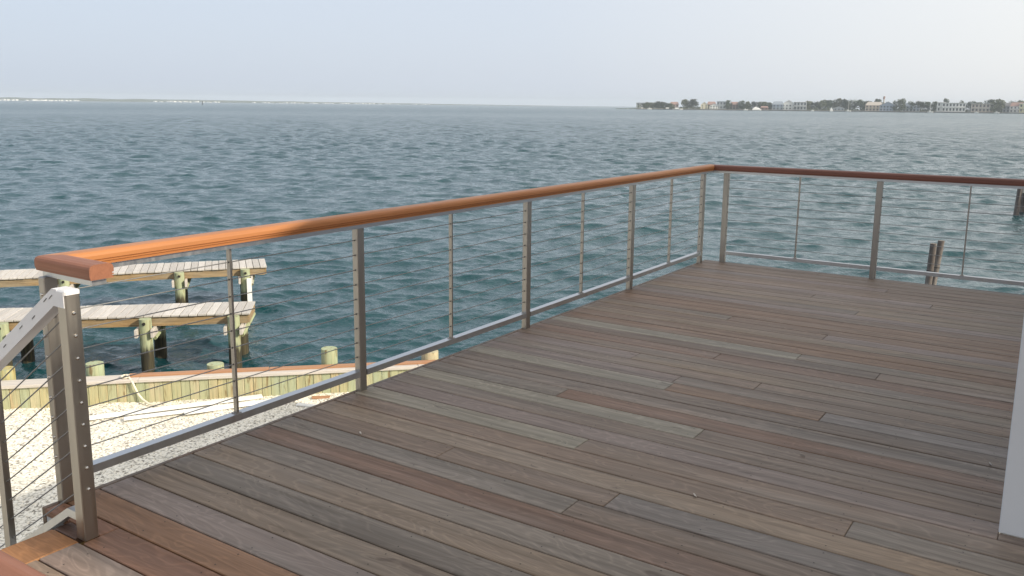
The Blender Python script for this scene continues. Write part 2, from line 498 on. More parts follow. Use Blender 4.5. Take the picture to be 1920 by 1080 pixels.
for s0, s1 in ((-11.0, -7.6), (-7.596, -3.25), (-3.246, 1.3), (1.304, 6.0)):
    mb = MB(); mb.cbox(s0, s1, -0.045, 0.27, CAPB, CAPT, 0.006)
    child_at(mb, 'cap_board', M['cap'], bulk, frame_T(0, 0, 0))
mb = MB(); mb.box(-11, 6, 0.048, 0.14, -3.3, -3.15); child_at(mb, 'waler', M['pier_beam'], bulk, frame_T(0, 0, 0))
# pilings on the water side: column in the picture, top row in the picture
def round_pile(mb, base, z1, r, lean=(0, 0), n=14, z0=-5.6):
    rr = random.Random(int(abs(base[0]) * 1000))
    rings = 7; vs = []; fs = []
    for i in range(rings):
        t = i / (rings - 1); z = z0 + (z1 - z0) * t
        rad = r * (1.06 - 0.08 * t) * (1 + rr.uniform(-.015, .015))
        if i == rings - 1: rad *= 0.97
        for k_ in range(n):
            a = 2 * math.pi * k_ / n; q = rad * (1 + 0.02 * math.sin(3 * a + base[1]))
            vs.append((base[0] + lean[0] * (z - WZ) + q * math.cos(a), base[1] + lean[1] * (z - WZ) + q * math.sin(a), z))
    for i in range(rings - 1):
        for k_ in range(n):
            fs.append((i * n + k_, i * n + (k_ + 1) % n, (i + 1) * n + (k_ + 1) % n, (i + 1) * n + k_))
    mb.add(vs, fs, True)
    mb.add(vs[-n:], [tuple(range(n))])
    return mb
green = (0.36, 0.43, 0.28, 1)
for px, r_, zt, cl in ((11, 0.135, -2.80, (0.46, 0.36, 0.12, 1)), (178, 0.145, -2.78, green), (404, 0.145, -2.885, green), (618, 0.145, -2.70, green), (806, 0.16, -2.83, (0.55, 0.45, 0.30, 1))):
    d = ray(px, 690); n_off = 0.43
    # intersection of the sight column with the piling line
    c_ = BC + n_off * math.sqrt(2)
    t = c_ / (d.y - d.x); p = Vector((d.x * t, d.y * t, 0))
    mb = MB(); round_pile(mb, (0, 0), zt, r_)
    o = mb.obj('piling', M['treated'], bulk); o.location = Vector((p.x, p.y, 0)) - Vector(bulk.location); o.color = cl

# ================================================================== things on the bulkhead and the gravel
def lying(name, mat, p, q, wd, th, zc, label, cat, color=None, tilt=0.0):
    p = Vector(p); q = Vector(q); d = q - p; L = d.length; a = math.atan2(d.y, d.x)
    mb = MB(); mb.cbox(0, L, -wd / 2, wd / 2, 0, th, min(0.004, th * 0.3))
    o = mb.obj(name, mat)
    o.location = (p.x, p.y, zc); o.rotation_euler = (tilt, math.atan2(-(q.z - p.z), L), a)
    if color: o.color = color
    return tag(o, label, cat)
sA = s_of(onz(240, 707, -2.95)); sB = s_of(onz(830, 672, -2.95))
a = bp(sA, 0.155, 0); b = bp((sA + sB) / 2 + 0.3, 0.185, 0); c = bp(sB + 0.5, 0.13, 0)
lying('hardwood_board', M['ipe_scrap'], a, bp(-1.2, 0.165, 0), 0.14, 0.03, CAPT + 0.001, 'long reddish hardwood board lying on the bulkhead cap behind the rope', 'board')
lying('hardwood_board', M['ipe_scrap'], bp(-1.19, 0.15, 0), bp(2.2, 0.12, 0), 0.14, 0.03, CAPT + 0.001, 'tan hardwood board on the bulkhead cap beside the tallest round piling', 'board')
def gpt(x, y, z=GZ + 0.03): return onz(x, y, z)
def gz(p):
    from mathutils import noise as mn
    s_ = s_of(p); n_ = (Vector((p[0], p[1], 0)) - B0).dot(NO)
    z = GZ + 0.05 * mn.noise(Vector((p[0] * 0.9, p[1] * 0.9, 0))) + 0.022 * mn.noise(Vector((p[0] * 3.1, p[1] * 3.1, 3)))
    if n_ > -0.9: z += 0.03 * (0.9 + n_) / 0.9 * (1 + mn.noise(Vector((s_ * 1.3, 0, 7))))
    return z
for (x0, y0, x1, y1, wd, lab) in (
    (163, 787, 492, 745, 0.16, 'long white trim board nearest the bulkhead on the gravel'),
    (232, 787, 470, 757, 0.12, 'white trim board lying in the middle of the pile on the gravel'),
    (345, 776, 545, 748, 0.15, 'white trim board with a rusty end nearest the deck'),):
    p = gpt(x0, y0); q = gpt(x1, y1)
    zz = max(gz(p), gz(q)) + 0.022
    lying('trim_board', M['pvc'], p, q, wd, 0.022, zz, lab, 'board')
for (x, y, L, ang, lab) in ((557, 757, 0.34, 0.35, 'short pale wood offcut on the gravel left of the first wide post'), (585, 744, 0.30, 0.7, 'small dark wood offcut on the gravel close to the bulkhead foot')):
    p = gpt(x, y); q = p + Vector((math.cos(ang) * L, math.sin(ang) * L, 0))
    lying('wood_offcut', M['ipe_scrap'] if x > 570 else M['pvc'], p, q, 0.09, 0.025, gz(p) + 0.01, lab, 'offcut')
p = gpt(-60, 775); q = gpt(62, 758)
lying('lumber_length', M['pine'], p, q, 0.09, 0.09, gz(q) + 0.02, 'lower length of yellow lumber on the gravel at the bulkhead foot', 'lumber')
p2 = gpt(-60, 765) + Vector((0, 0, 0.0)); q2 = gpt(42, 752)
lying('lumber_length', M['pine'], p + NO * 0.16, q + NO * 0.16 - T * 0.25, 0.09, 0.14, gz(q) + 0.03, 'upper length of yellow lumber leaning by the bulkhead foot', 'lumber')
# rope over the cap
def rope():
    pts = []
    s0 = s_of(onz(226, 716, -2.95))
    prof = [(0.00, 0.20, CAPT + 0.012), (0.04, 0.12, CAPT + 0.03), (0.10, 0.02, CAPT + 0.014), (0.16, -0.055, CAPB + 0.01), (0.20, -0.065, -3.10), (0.235, -0.05, -3.2), (0.30, -0.08, -3.28), (0.42, -0.18, -3.335), (0.60, -0.30, -3.345), (0.82, -0.34, -3.35)]
    for i in range(len(prof) - 1):
        for t in (0, 0.33, 0.66):
            f = [prof[i][j] * (1 - t) + prof[i + 1][j] * t for j in range(3)]
            pts.append(bp(s0 + f[0], f[1], f[2]))
    mb = MB(); mb.path(pts, 0.017, 7)
    loop = [bp(s0 + 0.02 + 0.06 * math.cos(a_), 0.10 + 0.08 * math.sin(a_), CAPT + 0.02) for a_ in np.linspace(0, 6.28, 14)]
    mb.path(loop, 0.016, 7)
    tag(mb.obj('rope', M['rope']), 'white rope looped on the bulkhead cap and hanging to the gravel', 'rope')
rope()

# ================================================================== PIERS
def pier(name_label, fl, fr, width, bents, board_w, end_ext, seed, top_z=-3.07, cat='pier', ladder=False, length=9.0, shade=0):
    """fl, fr: two points of the front top edge, left to right; the pier ends at fr"""
    fl = Vector((fl.x, fl.y, 0)); fr = Vector((fr.x, fr.y, 0))
    d = (fr - fl).normalized(); nrm = Vector((-d.y, d.x, 0))
    Mx = Matrix(((d.x, nrm.x, 0, fr.x), (d.y, nrm.y, 0, fr.y), (0, 0, 1, 0), (0, 0, 0, 1)))
    root = empty('wooden_pier', (fr.x, fr.y, 0)); root.rotation_euler.z = math.atan2(d.y, d.x)
    tag(root, name_label, cat)
    rr = random.Random(seed)
    def part(mb, nm, mat, color=None):
        o = mb.obj(nm, mat, root)
        if color: o.color = color
        return o
    x = 0.0
    while x > -length:
        g_ = rr.uniform(0.44, 0.64)
        wd = board_w
        mb = MB(); j = rr.uniform(-0.012, 0.012)
        mb.cbox(-wd + 0.014, 0, -0.012 + j, width + j, -0.038 + rr.uniform(-.002, .002), rr.uniform(-.003, .003), 0.004)
        o = part(mb, 'deck_board', M['pier_top'], (g_, g_ * 0.95, g_ * 0.89, 1)); o.location = (x, 0, top_z)
        x -= wd
    for y0 in (0.03, width / 2 - 0.03, width - 0.09):
        mb = MB(); mb.box(-length, -0.06, y0, y0 + 0.05, top_z - 0.245, top_z - 0.04); part(mb, 'beam', M['pier_beam'])
    mb = MB(); mb.box(-0.058, -0.012, 0.03, width - 0.03, top_z - 0.225, top_z - 0.042); part(mb, 'end_beam', M['pier_beam'])
    for bx in bents:
        for yy in (-0.10, width + 0.02):
            mb = MB(); round_pile(mb, (bx, yy), top_z - 0.045, 0.135)
            o = part(mb, 'piling', M['treated'], (0.34, 0.40, 0.26, 1))
            bo = MB(); bo.tube((bx, yy - 0.140, top_z - 0.13), (bx, yy - 0.158, top_z - 0.13), 0.036, n=10)
            ob = bo.obj('bolt', M['dark'], o)
        for sgn in (-1, 1):
            mb = MB(); x0 = bx + sgn * 0.165
            mb.cbox(x0 - 0.03, x0 + 0.03, -0.30, width + 0.22, top_z - 0.42, top_z - 0.25, 0.004)
            part(mb, 'cross_beam', M['cap'])
        mb = MB()
        mb.tube((bx + 0.16, -0.02, top_z - 0.50), (bx + 0.30, width * 0.9, top_z - 0.27), 0.045, n=6, smooth=False)
        part(mb, 'brace', M['treated'], (0.36, 0.42, 0.25, 1))
    if ladder:
        mb = MB(); lx = bents[1]; mb.cbox(lx + 0.02, lx + 0.15, -0.31, -0.272, -4.2, top_z - 0.27, 0.004); part(mb, 'ladder_rail', M['pvc'])
    return root
PZ = -3.07
pr_l = onz(0, 600, PZ); pr_r = onz(468, 586, PZ)
def bent_x(px, fr, d):
    """distance from the pier end to where its front pile line crosses picture column px"""
    q = ray(px, 600); nrm = Vector((-d.y, d.x, 0)); p0 = fr - nrm * 0.10
    # solve p0 + d*s = q*t
    det = d.x * (-q.y) - d.y * (-q.x)
    s_ = ((-p0.x) * (-q.y) - (-p0.y) * (-q.x)) / det
    return s_
def dirn(a, b): v = Vector((b.x - a.x, b.y - a.y, 0)); return v.normalized()
d1 = dirn(pr_l, pr_r)
f1 = Vector((pr_r.x, pr_r.y, 0))
pier('nearer weathered wooden pier with grey boards on green pilings', pr_l, pr_r, 1.15, [bent_x(272, f1, d1), bent_x(438, f1, d1), bent_x(2, f1, d1)], 0.185, 0, 4)
pl = onz(0, 522, PZ); pr2 = onz(500, 499, PZ); d2 = dirn(pl, pr2); f2 = Vector((pr2.x, pr2.y, 0))
pier('farther weathered wooden pier with a white ladder rail at its end piling', pl, pr2, 1.28, [bent_x(341, f2, d2), bent_x(464, f2, d2), bent_x(126, f2, d2)], 0.185, 0, 9, ladder=True, length=12)

# old mooring stakes and the far right pier
def stake(px, py_top, dist, lean, r, lab):
    p = at_dist(px + 0.0967 * 310, dist)
    ztop = CAM_H - (ray(px, py_top).z / -1 / math.hypot(ray(px, py_top).x, ray(px, py_top).y)) * dist
    root = empty('mooring_piling', (p.x, p.y, WZ)); tag(root, lab, 'piling')
    mb = MB(); round_pile(mb, (0, 0), ztop, r, lean)
    o = mb.obj('stake', M['old_pile'], root); o.location.z = -WZ; o.color = (0.34, 0.30, 0.27, 1)
    bm_ = MB(); zb = ztop - 0.85
    bm_.tube((lean[0] * (zb - WZ), lean[1] * (zb - WZ), zb - 0.012), (lean[0] * (zb + .012 - WZ), lean[1] * (zb + .012 - WZ), zb + 0.012), r * 1.06, n=14)
    o = bm_.obj('band', M['dark'], root); o.location.z = -WZ
stake(1742.0, 456, 29.6, (0.03, 0.0), 0.10, 'upright old grey mooring piling, left one of the leaning pair in the water')
stake(1750.0, 450, 30.2, (0.085, 0.0), 0.10, 'leaning old grey mooring piling with a pointed top, right one of the pair')
def right_pier():
    p = onz(1905, 403, WZ)
    d = Vector((1, 0.12, 0)).normalized(); nrm = Vector((-d.y, d.x, 0))
    root = empty('wooden_pier', (p.x, p.y, 0)); root.rotation_euler.z = math.atan2(d.y, d.x)
    tag(root, 'distant pier end with a pale beam, cut by the right edge', 'pier')
    zt = onz(1905, 403, WZ); dist = math.hypot(p.x, p.y)
    def zr(py): q = ray(1905, py); return CAM_H + q.z / math.hypot(q.x, q.y) * dist
    for i, (bx, yy) in enumerate(((0.0, 0), (3.0, 0), (0.35, 1.7), (3.3, 1.7))):
        mb = MB(); round_pile(mb, (bx, yy), zr(344) if i == 0 else zr(352), 0.14, (0.04, 0))
        mb.obj('piling', M['old_pile'], root).color = (0.22, 0.20, 0.20, 1)
    for y0 in (-0.05, 1.65):
        mb = MB(); mb.box(0.15, 7, y0, y0 + 0.08, zr(361), zr(354)); mb.obj('beam', M['cap'], root)
    for i in range(36):
        mb = MB(); mb.box(0.1 + i * 0.19, 0.28 + i * 0.19, -0.1, 1.8, zr(353.6), zr(352.6)); mb.obj('deck_board', M['pier_top'], root).color = (0.5, 0.48, 0.44, 1)
right_pier()
def marker():
    p = onz(380, 196.5, WZ); q = ray(380, 189.5); dist = math.hypot(p.x, p.y); dist = min(dist, 1500); p = at_dist(380, dist)
    mb = MB(); mb.tube((0, 0, -1), (0, 0, 5.6), 0.55, n=8); root = mb.obj('channel_marker', M['dark'], None, (p.x, p.y, WZ))
    b_ = MB(); b_.box(-0.9, 0.9, -0.1, 0.1, 4.2, 6.0); b_.obj('sign_board', M['dark'], root)
    tag(root, 'tiny dark channel marker post on the horizon at left', 'marker')
marker()

# ================================================================== HOUSE
house = empty('white_house', (-0.155, 3.42, 0))
tag(house, 'white house corner with smooth corner board beside the deck', 'house')
def hpart(mb, nm, mat): 
    o = mb.obj(nm, mat, house); o.location = -Vector(house.location); return o
HX0, HX1, HY0, HY1 = -0.155, 11.4, 3.42, 11.0
EV = 2.62; SL = 0.527
mb = MB()
zr_ = EV + SL * (HX1 - HX0)
v_ = [(HX0 + .004, HY0 + .02, -3.6), (HX1, HY0 + .02, -3.6), (HX1, HY1, -3.6), (HX0 + .004, HY1, -3.6), (HX0 + .004, HY0 + .02, EV - .05), (HX1, HY0 + .02, zr_ - .05), (HX1, HY1, zr_ - .05), (HX0 + .004, HY1, EV - .05)]
mb.add(v_, [(0, 3, 2, 1), (4, 5, 6, 7), (0, 1, 5, 4), (1, 2, 6, 5), (2, 3, 7, 6), (3, 0, 4, 7)])
hpart(mb, 'wall', M['wall'])
mb = MB(); mb.cbox(HX0, HX0 + 0.14, HY0, HY0 + 0.019, 0.001, EV - 0.08, 0.003); hpart(mb, 'corner_board', M['wall'])
mb = MB(); mb.cbox(HX0 - 0.0, HX0 + 0.0039, HY0 + 0.021, HY0 + 0.16, 0.001, EV - 0.08, 0.001); hpart(mb, 'corner_board', M['wall'])
z = 0.18
while z < 2.9:
    mb = MB(); mb.box(HX0 + 0.141, HX1, HY0 + 0.004, HY0 + 0.0195, z, z + 0.145); hpart(mb, 'siding_board', M['wall']); z += 0.15
mb = MB()
v_ = [(HX0, HY0, EV - .046), (HX1 + .1, HY0, zr_ + .004), (HX1 + .1, HY1, zr_ + .004), (HX0, HY1, EV - .046), (HX0, HY0, EV + .03), (HX1 + .1, HY0, zr_ + .08), (HX1 + .1, HY1, zr_ + .08), (HX0, HY1, EV + .03)]
mb.add(v_, [(0, 3, 2, 1), (4, 5, 6, 7), (0, 1, 5, 4), (1, 2, 6, 5), (2, 3, 7, 6), (3, 0, 4, 7)])
hpart(mb, 'roof', M['shingle'])
mb = MB(); mb.box(-1.35, 1.05, -2.6, 3.55, 3.42, 3.56); hpart(mb, 'added_shade_slab', M['grey_paint'])  # unseen slab added overhead to darken the right of the deck and the wall
for cx_ in (-1.25, 0.95):  # posts added behind the camera to carry that shading slab
    mb = MB(); mb.box(cx_ - .05, cx_ + .05, -2.55, -2.45, 0.0, 3.419); hpart(mb, 'added_slab_post', M['wall'])

# ================================================================== DECK
deck = empty('wooden_deck', (-3.1, 1.6, 0))
tag(deck, 'weathered brown grey hardwood plank deck overlooking the bay', 'deck')
PITCH = 0.1423; Y0 = 1.792; TH = 0.025
DX0 = -3.127; GAP = 0.0035
joints = {}
jp = [(1606, 588), (1662, 546), (1745, 576), (1547, 632), (1344, 668), (1499, 668), (1260, 721), (1424, 721), (1536, 787), (1197, 664), (1265, 713), (1059, 733), (1145, 938), (1074, 945), (1312, 812), (1595, 985), (840, 845)]
for x, y in jp:
    p = onz(x, y, 0); kk = math.floor((p.y - Y0) / PITCH)
    joints.setdefault(kk, []).append(p.x)
# board tones (unlit base colours)
BROWN = (0.215, 0.135, 0.085); TAN = (0.250, 0.190, 0.130); GREY = (0.200, 0.180, 0.150); PURP = (0.225, 0.180, 0.160)
PALE = (0.290, 0.275, 0.215); RED = (0.190, 0.112, 0.075); MID = (0.215, 0.158, 0.115); DARK = (0.150, 0.118, 0.092); BLUE = (0.170, 0.158, 0.148)
fixed = {-3: (0.27, 0.20, 0.17), -2: (0.225, 0.115, 0.068), -1: (0.240, 0.132, 0.072), 0: (0.250, 0.200, 0.172), 1: TAN, 2: GREY, 3: TAN, 4: GREY, 5: RED, 6: GREY, 7: MID, 8: TAN, 9: MID, 10: PALE, 11: PURP, 12: MID, 13: PALE, 14: GREY, 15: MID, 16: DARK, 17: PALE, 18: PURP, 19: MID, 24: PALE}
rd = random.Random(77)
def tone(k_, first=True):
    if k_ in fixed and first: c_ = fixed[k_]
    else: c_ = rd.choice([MID, MID, MID, TAN, TAN, GREY, PURP, RED, DARK, BLUE, MID, BROWN] if k_ < 26 else [MID, TAN, MID, BROWN, MID, PURP])
    f = rd.uniform(0.93, 1.07)
    if not (k_ in (-2, -1, 0) and first): c_ = tuple(a * 0.68 + b * 0.32 for a, b in zip(c_, (0.205, 0.138, 0.100)))
    f *= 1.16
    return (c_[0] * f, c_[1] * f, c_[2] * f, 0.12 if k_ in (-2, -1) and first else rd.uniform(0.3, 1.0))
scr = MB()
def board(x0, x1, y0, y1, c_, name='deck_board', th=TH):
    L = x1 - x0; W = y1 - y0
    mb = MB(); h = rd.uniform(-0.0012, 0.0004)
    mb.cbox(-L / 2, L / 2, -W / 2, W / 2, -th, h, 0.0028)
    o = mb.obj(name, M['deck'], deck); o.location = Vector(((x0 + x1) / 2, (y0 + y1) / 2, 0)) - Vector(deck.location)
    o.color = c_
    # screws in pairs on the joists
    jx = math.ceil((x0 + 0.02 + 3.08) / 0.406) * 0.406 - 3.08
    if y0 > 0.9:
        while jx < x1 - 0.01:
            if jx < 0.6:
                for yy in (y0 + 0.025, y1 - 0.025):
                    q = (jx + rd.uniform(-.008, .008), yy + rd.uniform(-.004, .004))
                    vs = [(q[0] + 0.0030 * math.cos(a_), q[1] + 0.0030 * math.sin(a_), 0.0012) for a_ in np.linspace(0, 2 * math.pi, 7)[:-1]]
                    scr.add(vs, [(0, 1, 2, 3, 4, 5)])
            jx += 0.406
    return o
for kk in range(-26, 45):
    ya = Y0 + kk * PITCH + GAP; yb = Y0 + (kk + 1) * PITCH - GAP
    xe = 3.2 if yb < 3.42 else HX0 + 0.001
    if ya < 3.42 < yb: board(HX0 + 0.0025, 3.2, ya, 3.4185, (0.22, 0.155, 0.12, 0.5))
    if kk <= -2: xs = -2.785 if kk < -2 else -2.7655
    else: xs = DX0
    if kk < -12:
        board(xs if yb > 0.45 else DX0, xe, ya, yb, tone(kk)); continue
    js = sorted(joints.get(kk, []))
    if kk > 2 and not js and rd.random() < 0.2: js = [rd.uniform(-2.2, -0.6)]
    if xe > 1: js = [j for j in js] + [rd.uniform(0.7, 1.6)]
    if kk == -2:
        js = [1.0]
    xs_ = [xs] + js + [xe]
    for i in range(len(xs_) - 1):
        if xs_[i + 1] - xs_[i] > 0.05:
            board(xs_[i] + (0.0007 if i else 0), xs_[i + 1] - (0.0007 if i < len(xs_) - 2 else 0), ya, yb, tone(kk, i == 0))
# cut pieces round the newel and the trim board at the head of the stair
board(-3.125, -2.7658, 1.5735, 1.792 - PITCH - GAP, (0.245, 0.124, 0.073, 0.1))
board(-2.950, -2.819, 1.5125, 1.573, (0.13, 0.075, 0.055, 0.1))
nb = MB(); nb.cbox(-0.082, 0.082, -0.5, 0.5, -0.03, 0.001, 0.004)
o = nb.obj('nosing_board', M['deck'], deck); o.location = Vector((-2.868, 1.008, 0)) - Vector(deck.location); o.color = (0.30, 0.145, 0.062, 0.1)
o = scr.obj('screw_heads', M['dark'], deck); o.location = -Vector(deck.location); o['kind'] = 'stuff'
def dpart(mb, nm, mat, color=None):
    o = mb.obj(nm, mat, deck); o.location = -Vector(deck.location)
    if color: o.color = color
    return o
mb = MB(); mb.cbox(-3.152, -3.129, 1.577, 8.215, -0.25, -0.0005, 0.002); dpart(mb, 'fascia_board', M['deck'], (0.20, 0.13, 0.085, 1))
mb = MB(); mb.box(-3.128, HX0, 8.2, 8.222, -0.25, -0.002); dpart(mb, 'fascia_board', M['deck'], (0.16, 0.09, 0.065, 1))
mb = MB(); mb.box(-3.124, -2.955, 1.578, 1.60, -0.27, -0.0255); dpart(mb, 'fascia_board', M['grey_paint'])
mb = MB(); mb.box(-2.955, -2.935, 0.5, 1.575, -0.27, -0.031); dpart(mb, 'fascia_board', M['grey_paint'])
for jx in np.arange(-3.08, 3.2, 0.406):
    mb = MB(); mb.box(jx - 0.02, jx + 0.02, -1.9 if jx > -2.9 else 1.6, 8.195 if jx < HX0 else 3.4, -0.24, -0.0262); dpart(mb, 'joist', M['pier_beam'])
for x_, y_ in ((-3.0, 1.75), (-3.0, 4.9), (-3.0, 8.0), (-0.5, 8.0), (-0.5, 1.75), (2.9, 1.75), (2.9, -1.6), (-2.6, -1.6)):
    mb = MB(); mb.box(x_ - 0.07, x_ + 0.07, y_ - 0.07, y_ + 0.07, -3.7 if y_ < 20 else -5, -0.241); dpart(mb, 'support_post', M['treated'], green)
rc = random.Random(5)
for x, y, lab in ((1857, 870, 'curled pale wood chip near the white house corner'), (1303, 929, 'pale wood chip in the plank gap at the lower middle'), (676, 812, 'pale wood chip on the deck gap near the first wide post'), (1505, 852, 'tiny pale wood chip on the pale plank right of centre')):
    p = onz(x, y, 0.004); a_ = rc.uniform(0, 3)
    mb = MB(); mb.add([(-0.012, -0.004, 0), (0.012, -0.003, 0.002), (0.014, 0.004, 0.004), (-0.010, 0.005, 0.005)], [(0, 1, 2, 3)])
    mb.add([(-0.012, -0.004, -0.002), (0.012, -0.003, 0.0), (0.014, 0.004, 0.002), (-0.010, 0.005, 0.003)], [(3, 2, 1, 0)])
    o = mb.obj('wood_chip', M['cap']); o.location = (p.x, p.y, 0.004); o.rotation_euler.z = a_
    tag(o, lab, 'wood chip')

# ================================================================== RAILINGS
CZ = [0.806 - 0.0776 * i for i in range(9)]
PR = [(-0.045, 0.014), (-0.045, 0.036), (-0.042, 0.045), (-0.035, 0.051), (-0.024, 0.0535), (0.024, 0.0535), (0.035, 0.051), (0.042, 0.045), (0.045, 0.036),
      (0.045, 0.0215), (0.038, 0.020), (0.038, 0.0165), (0.0445, 0.0155), (0.0445, 0.0125), (0.038, 0.0115), (0.038, 0.0080), (0.043, 0.0065), (0.042, 0.0), (-0.042, 0.0), (-0.043, 0.007)]
RZ = 0.893
def rail_prism(along, c_, s0, s1, k0, k1, mat, name, parent, pz=RZ):
    """handrail moulding; along 'y' or 'x', centre line c_, ends s0 + k0*u and s1 + k1*u (mitres)"""
    vs = []
    for s_, k_ in ((s0, k0), (s1, k1)):
        for u_, z_ in PR:
            l_ = s_ + k_ * u_
            vs.append((c_ + u_, l_, pz + z_) if along == 'y' else (l_, c_ + u_, pz + z_))
    n = len(PR)
    fs = [(i, n + i, n + (i + 1) % n, (i + 1) % n) for i in range(n)]
    if along == 'x': fs = [f[::-1] for f in fs]
    mb = MB(); mb.add(vs, fs)
    e0, e1 = tuple(range(n)), tuple(range(2 * n - 1, n - 1, -1))
    if along == 'x': e0, e1 = e0[::-1], e1[::-1]
    mb.add(vs[:n], [tuple(range(n))]) if along == 'y' else mb.add(vs[:n], [tuple(range(n))[::-1]])
    mb.add(vs[n:], [tuple(range(n))[::-1]]) if along == 'y' else mb.add(vs[n:], [tuple(range(n))])
    o = mb.obj(name, mat, parent)
    o.location = -Vector(parent.location)
    return o
def rpart(root, mb, nm, mat, parent=None):
    o = mb.obj(nm, mat, parent or root)
    if parent is None: o.location = -Vector(root.location)
    return o
PX = -3.128; HX = -3.120; RY = 1.682
P = 0.0255
def post(root, x, y, z0, z1, holes=None, ends=False):
    """square tube post; holes: 'y' = cables run along y"""
    hx, hy = (0.0195, P) if holes == 'y' else (P, 0.0195)
    mb = MB(); mb.cbox(x - hx, x + hx, y - hy, y + hy, z0, z1, 0.003)
    o = rpart(root, mb, 'post', M['steel'])
    if holes:
        for cz in CZ:
            m_ = MB()
            if ends:
                m_.tube((x, y - P, cz) if holes == 'y' else (x + P, y, cz), (x, y - P - .004, cz) if holes == 'y' else (x + P + .004, y, cz), 0.0065, 0.0055, n=8)
                m_.tube((x, y - P - .004, cz) if holes == 'y' else (x + P + .004, y, cz), (x, y - P - .007, cz) if holes == 'y' else (x + P + .008, y, cz), 0.0055, 0.0025, n=8)
                rpart(root, m_, 'cable_end', M['steel_bright'], o)
            else:
                for sg in ((-1,) if holes == 'y' else (-1, 1)):
                    a_ = (x, y + sg * P, cz) if holes == 'y' else (x + sg * P, y, cz)
                    b_ = (x, y + sg * (P + .0012), cz) if holes == 'y' else (x + sg * (P + .0012), y, cz)
                    m_.tube(a_, b_, 0.0048, n=8)
                rpart(root, m_, 'cable_hole', M['dark'], o)
    return o
def picket(root, x, y, z0, z1, along):
    mb = MB(); a_, b_ = (0.011, 0.0055) if along == 'y' else (0.0055, 0.011)
    mb.box(x - a_, x + a_, y - b_, y + b_, z0, z1)
    o = rpart(root, mb, 'picket', M['steel'])
    for cz in CZ:
        m_ = MB()
        if along == 'y': m_.tube((x, y - b_, cz), (x, y - b_ - .001, cz), 0.0042, n=8)
        else: m_.tube((x + a_, y, cz), (x + a_ + .001, y, cz), 0.0042, n=8)
        rpart(root, m_, 'cable_hole', M['dark'], o)
    f = MB(); f.box(x - 0.016, x + 0.016, y - 0.016, y + 0.016, z0, z0 + 0.003) if z0 > 0 else None
    if f.v: rpart(root, f, 'foot_plate', M['steel'], o)
    return o

left = empty('cable_railing', (PX, 1.64, 0))
tag(left, 'long left cable railing with sunlit orange wood handrail', 'railing')
posts_y = [1.661, 3.272, 4.885, 6.47, 8.005]
pick_y = [2.462, 4.052, 5.645, 7.26]
for i, y in enumerate(posts_y): post(left, PX, y, 0.0005 - (0.03 if i else 0.0), 0.870, 'y', ends=(i == 0))
for y in pick_y: picket(left, PX, y, 0.1125, 0.870, 'y')
for i in range(4):
    mb = MB(); mb.box(PX - 0.022, PX + 0.022, posts_y[i] + P + .0005, posts_y[i + 1] - P - .0005, 0.080, 0.112)
    rpart(left, mb, 'bottom_rail', M['steel_bar'])
for cz in CZ:
    mb = MB(); mb.tube((PX, posts_y[0], cz), (PX, posts_y[-1], cz), 0.0023, n=6); rpart(left, mb, 'cable', M['cable'])
mb = MB(); mb.box(HX - 0.028, HX + 0.028, 1.655, 8.213, 0.8705, 0.892); rpart(left, mb, 'top_rail', M['steel_bar'])
mb = MB(); mb.box(HX + 0.0285, -2.835, 1.655, 1.709, 0.8705, 0.892); rpart(left, mb, 'top_rail', M['steel_bar'])
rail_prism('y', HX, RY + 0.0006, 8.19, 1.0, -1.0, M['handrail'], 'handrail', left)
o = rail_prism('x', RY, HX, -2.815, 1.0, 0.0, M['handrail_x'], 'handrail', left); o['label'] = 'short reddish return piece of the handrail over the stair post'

far_r = empty('cable_railing', (-2.96, 8.187, 0))
tag(far_r, 'far cable railing with dark red handrail facing the open bay', 'railing')
FY = 8.187
px_ = [-2.962, -1.568, -0.185]
for x in px_: post(far_r, x, FY, -0.03, 0.870, 'x')
for x in (-2.262, -0.856): picket(far_r, x, FY, 0.1125, 0.870, 'x')
for i in range(2):
    mb = MB(); mb.box(px_[i] + P + .0005, px_[i + 1] - P - .0005, FY - 0.022, FY + 0.022, 0.080, 0.112); rpart(far_r, mb, 'bottom_rail', M['steel_bar'])
for cz in CZ:
    mb = MB(); mb.tube((px_[0], FY, cz), (px_[-1], FY, cz), 0.0027, n=6); rpart(far_r, mb, 'cable', M['cable'])
mb = MB(); mb.box(HX + 0.0285, -0.158, FY - 0.026, FY + 0.026, 0.8705, 0.892); rpart(far_r, mb, 'top_rail', M['steel_bar'])
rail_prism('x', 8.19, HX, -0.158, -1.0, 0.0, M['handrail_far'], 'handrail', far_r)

# stair railing
SY = 1.545
stair_r = empty('stair_railing', (-2.793, SY, 0))
tag(stair_r, 'steel stair railing with a white filmed newel post and sloping top rail', 'railing')
NX = -2.7915
mb = MB(); mb.cbox(NX - P, NX + P, SY - P, SY + P, 0.0005, 0.868, 0.003); nw = rpart(stair_r, mb, 'post', M['steel'])
nw['label'] = 'newel post at the head of the stair with bright cable ends'
for cz in CZ:
    m_ = MB(); m_.tube((NX + P, SY, cz), (NX + P + .004, SY, cz), 0.0066, 0.006, n=10); m_.tube((NX + P + .004, SY, cz), (NX + P + .009, SY, cz), 0.006, 0.0028, n=10)
    rpart(stair_r, m_, 'cable_end', M['steel_bright'], nw)
SLP = 0.655
cap = MB()
cap.cbox(NX - P - .0015, NX + P + .0012, SY - P - .0012, SY + P + .0012, 0.8685, 0.8845, 0.004)
cap.box(NX - P, NX + P - 0.006, SY - P - .0028, SY - P - .0005, 0.826, 0.879)
rpart(stair_r, cap, 'post_cap', M['tape'])
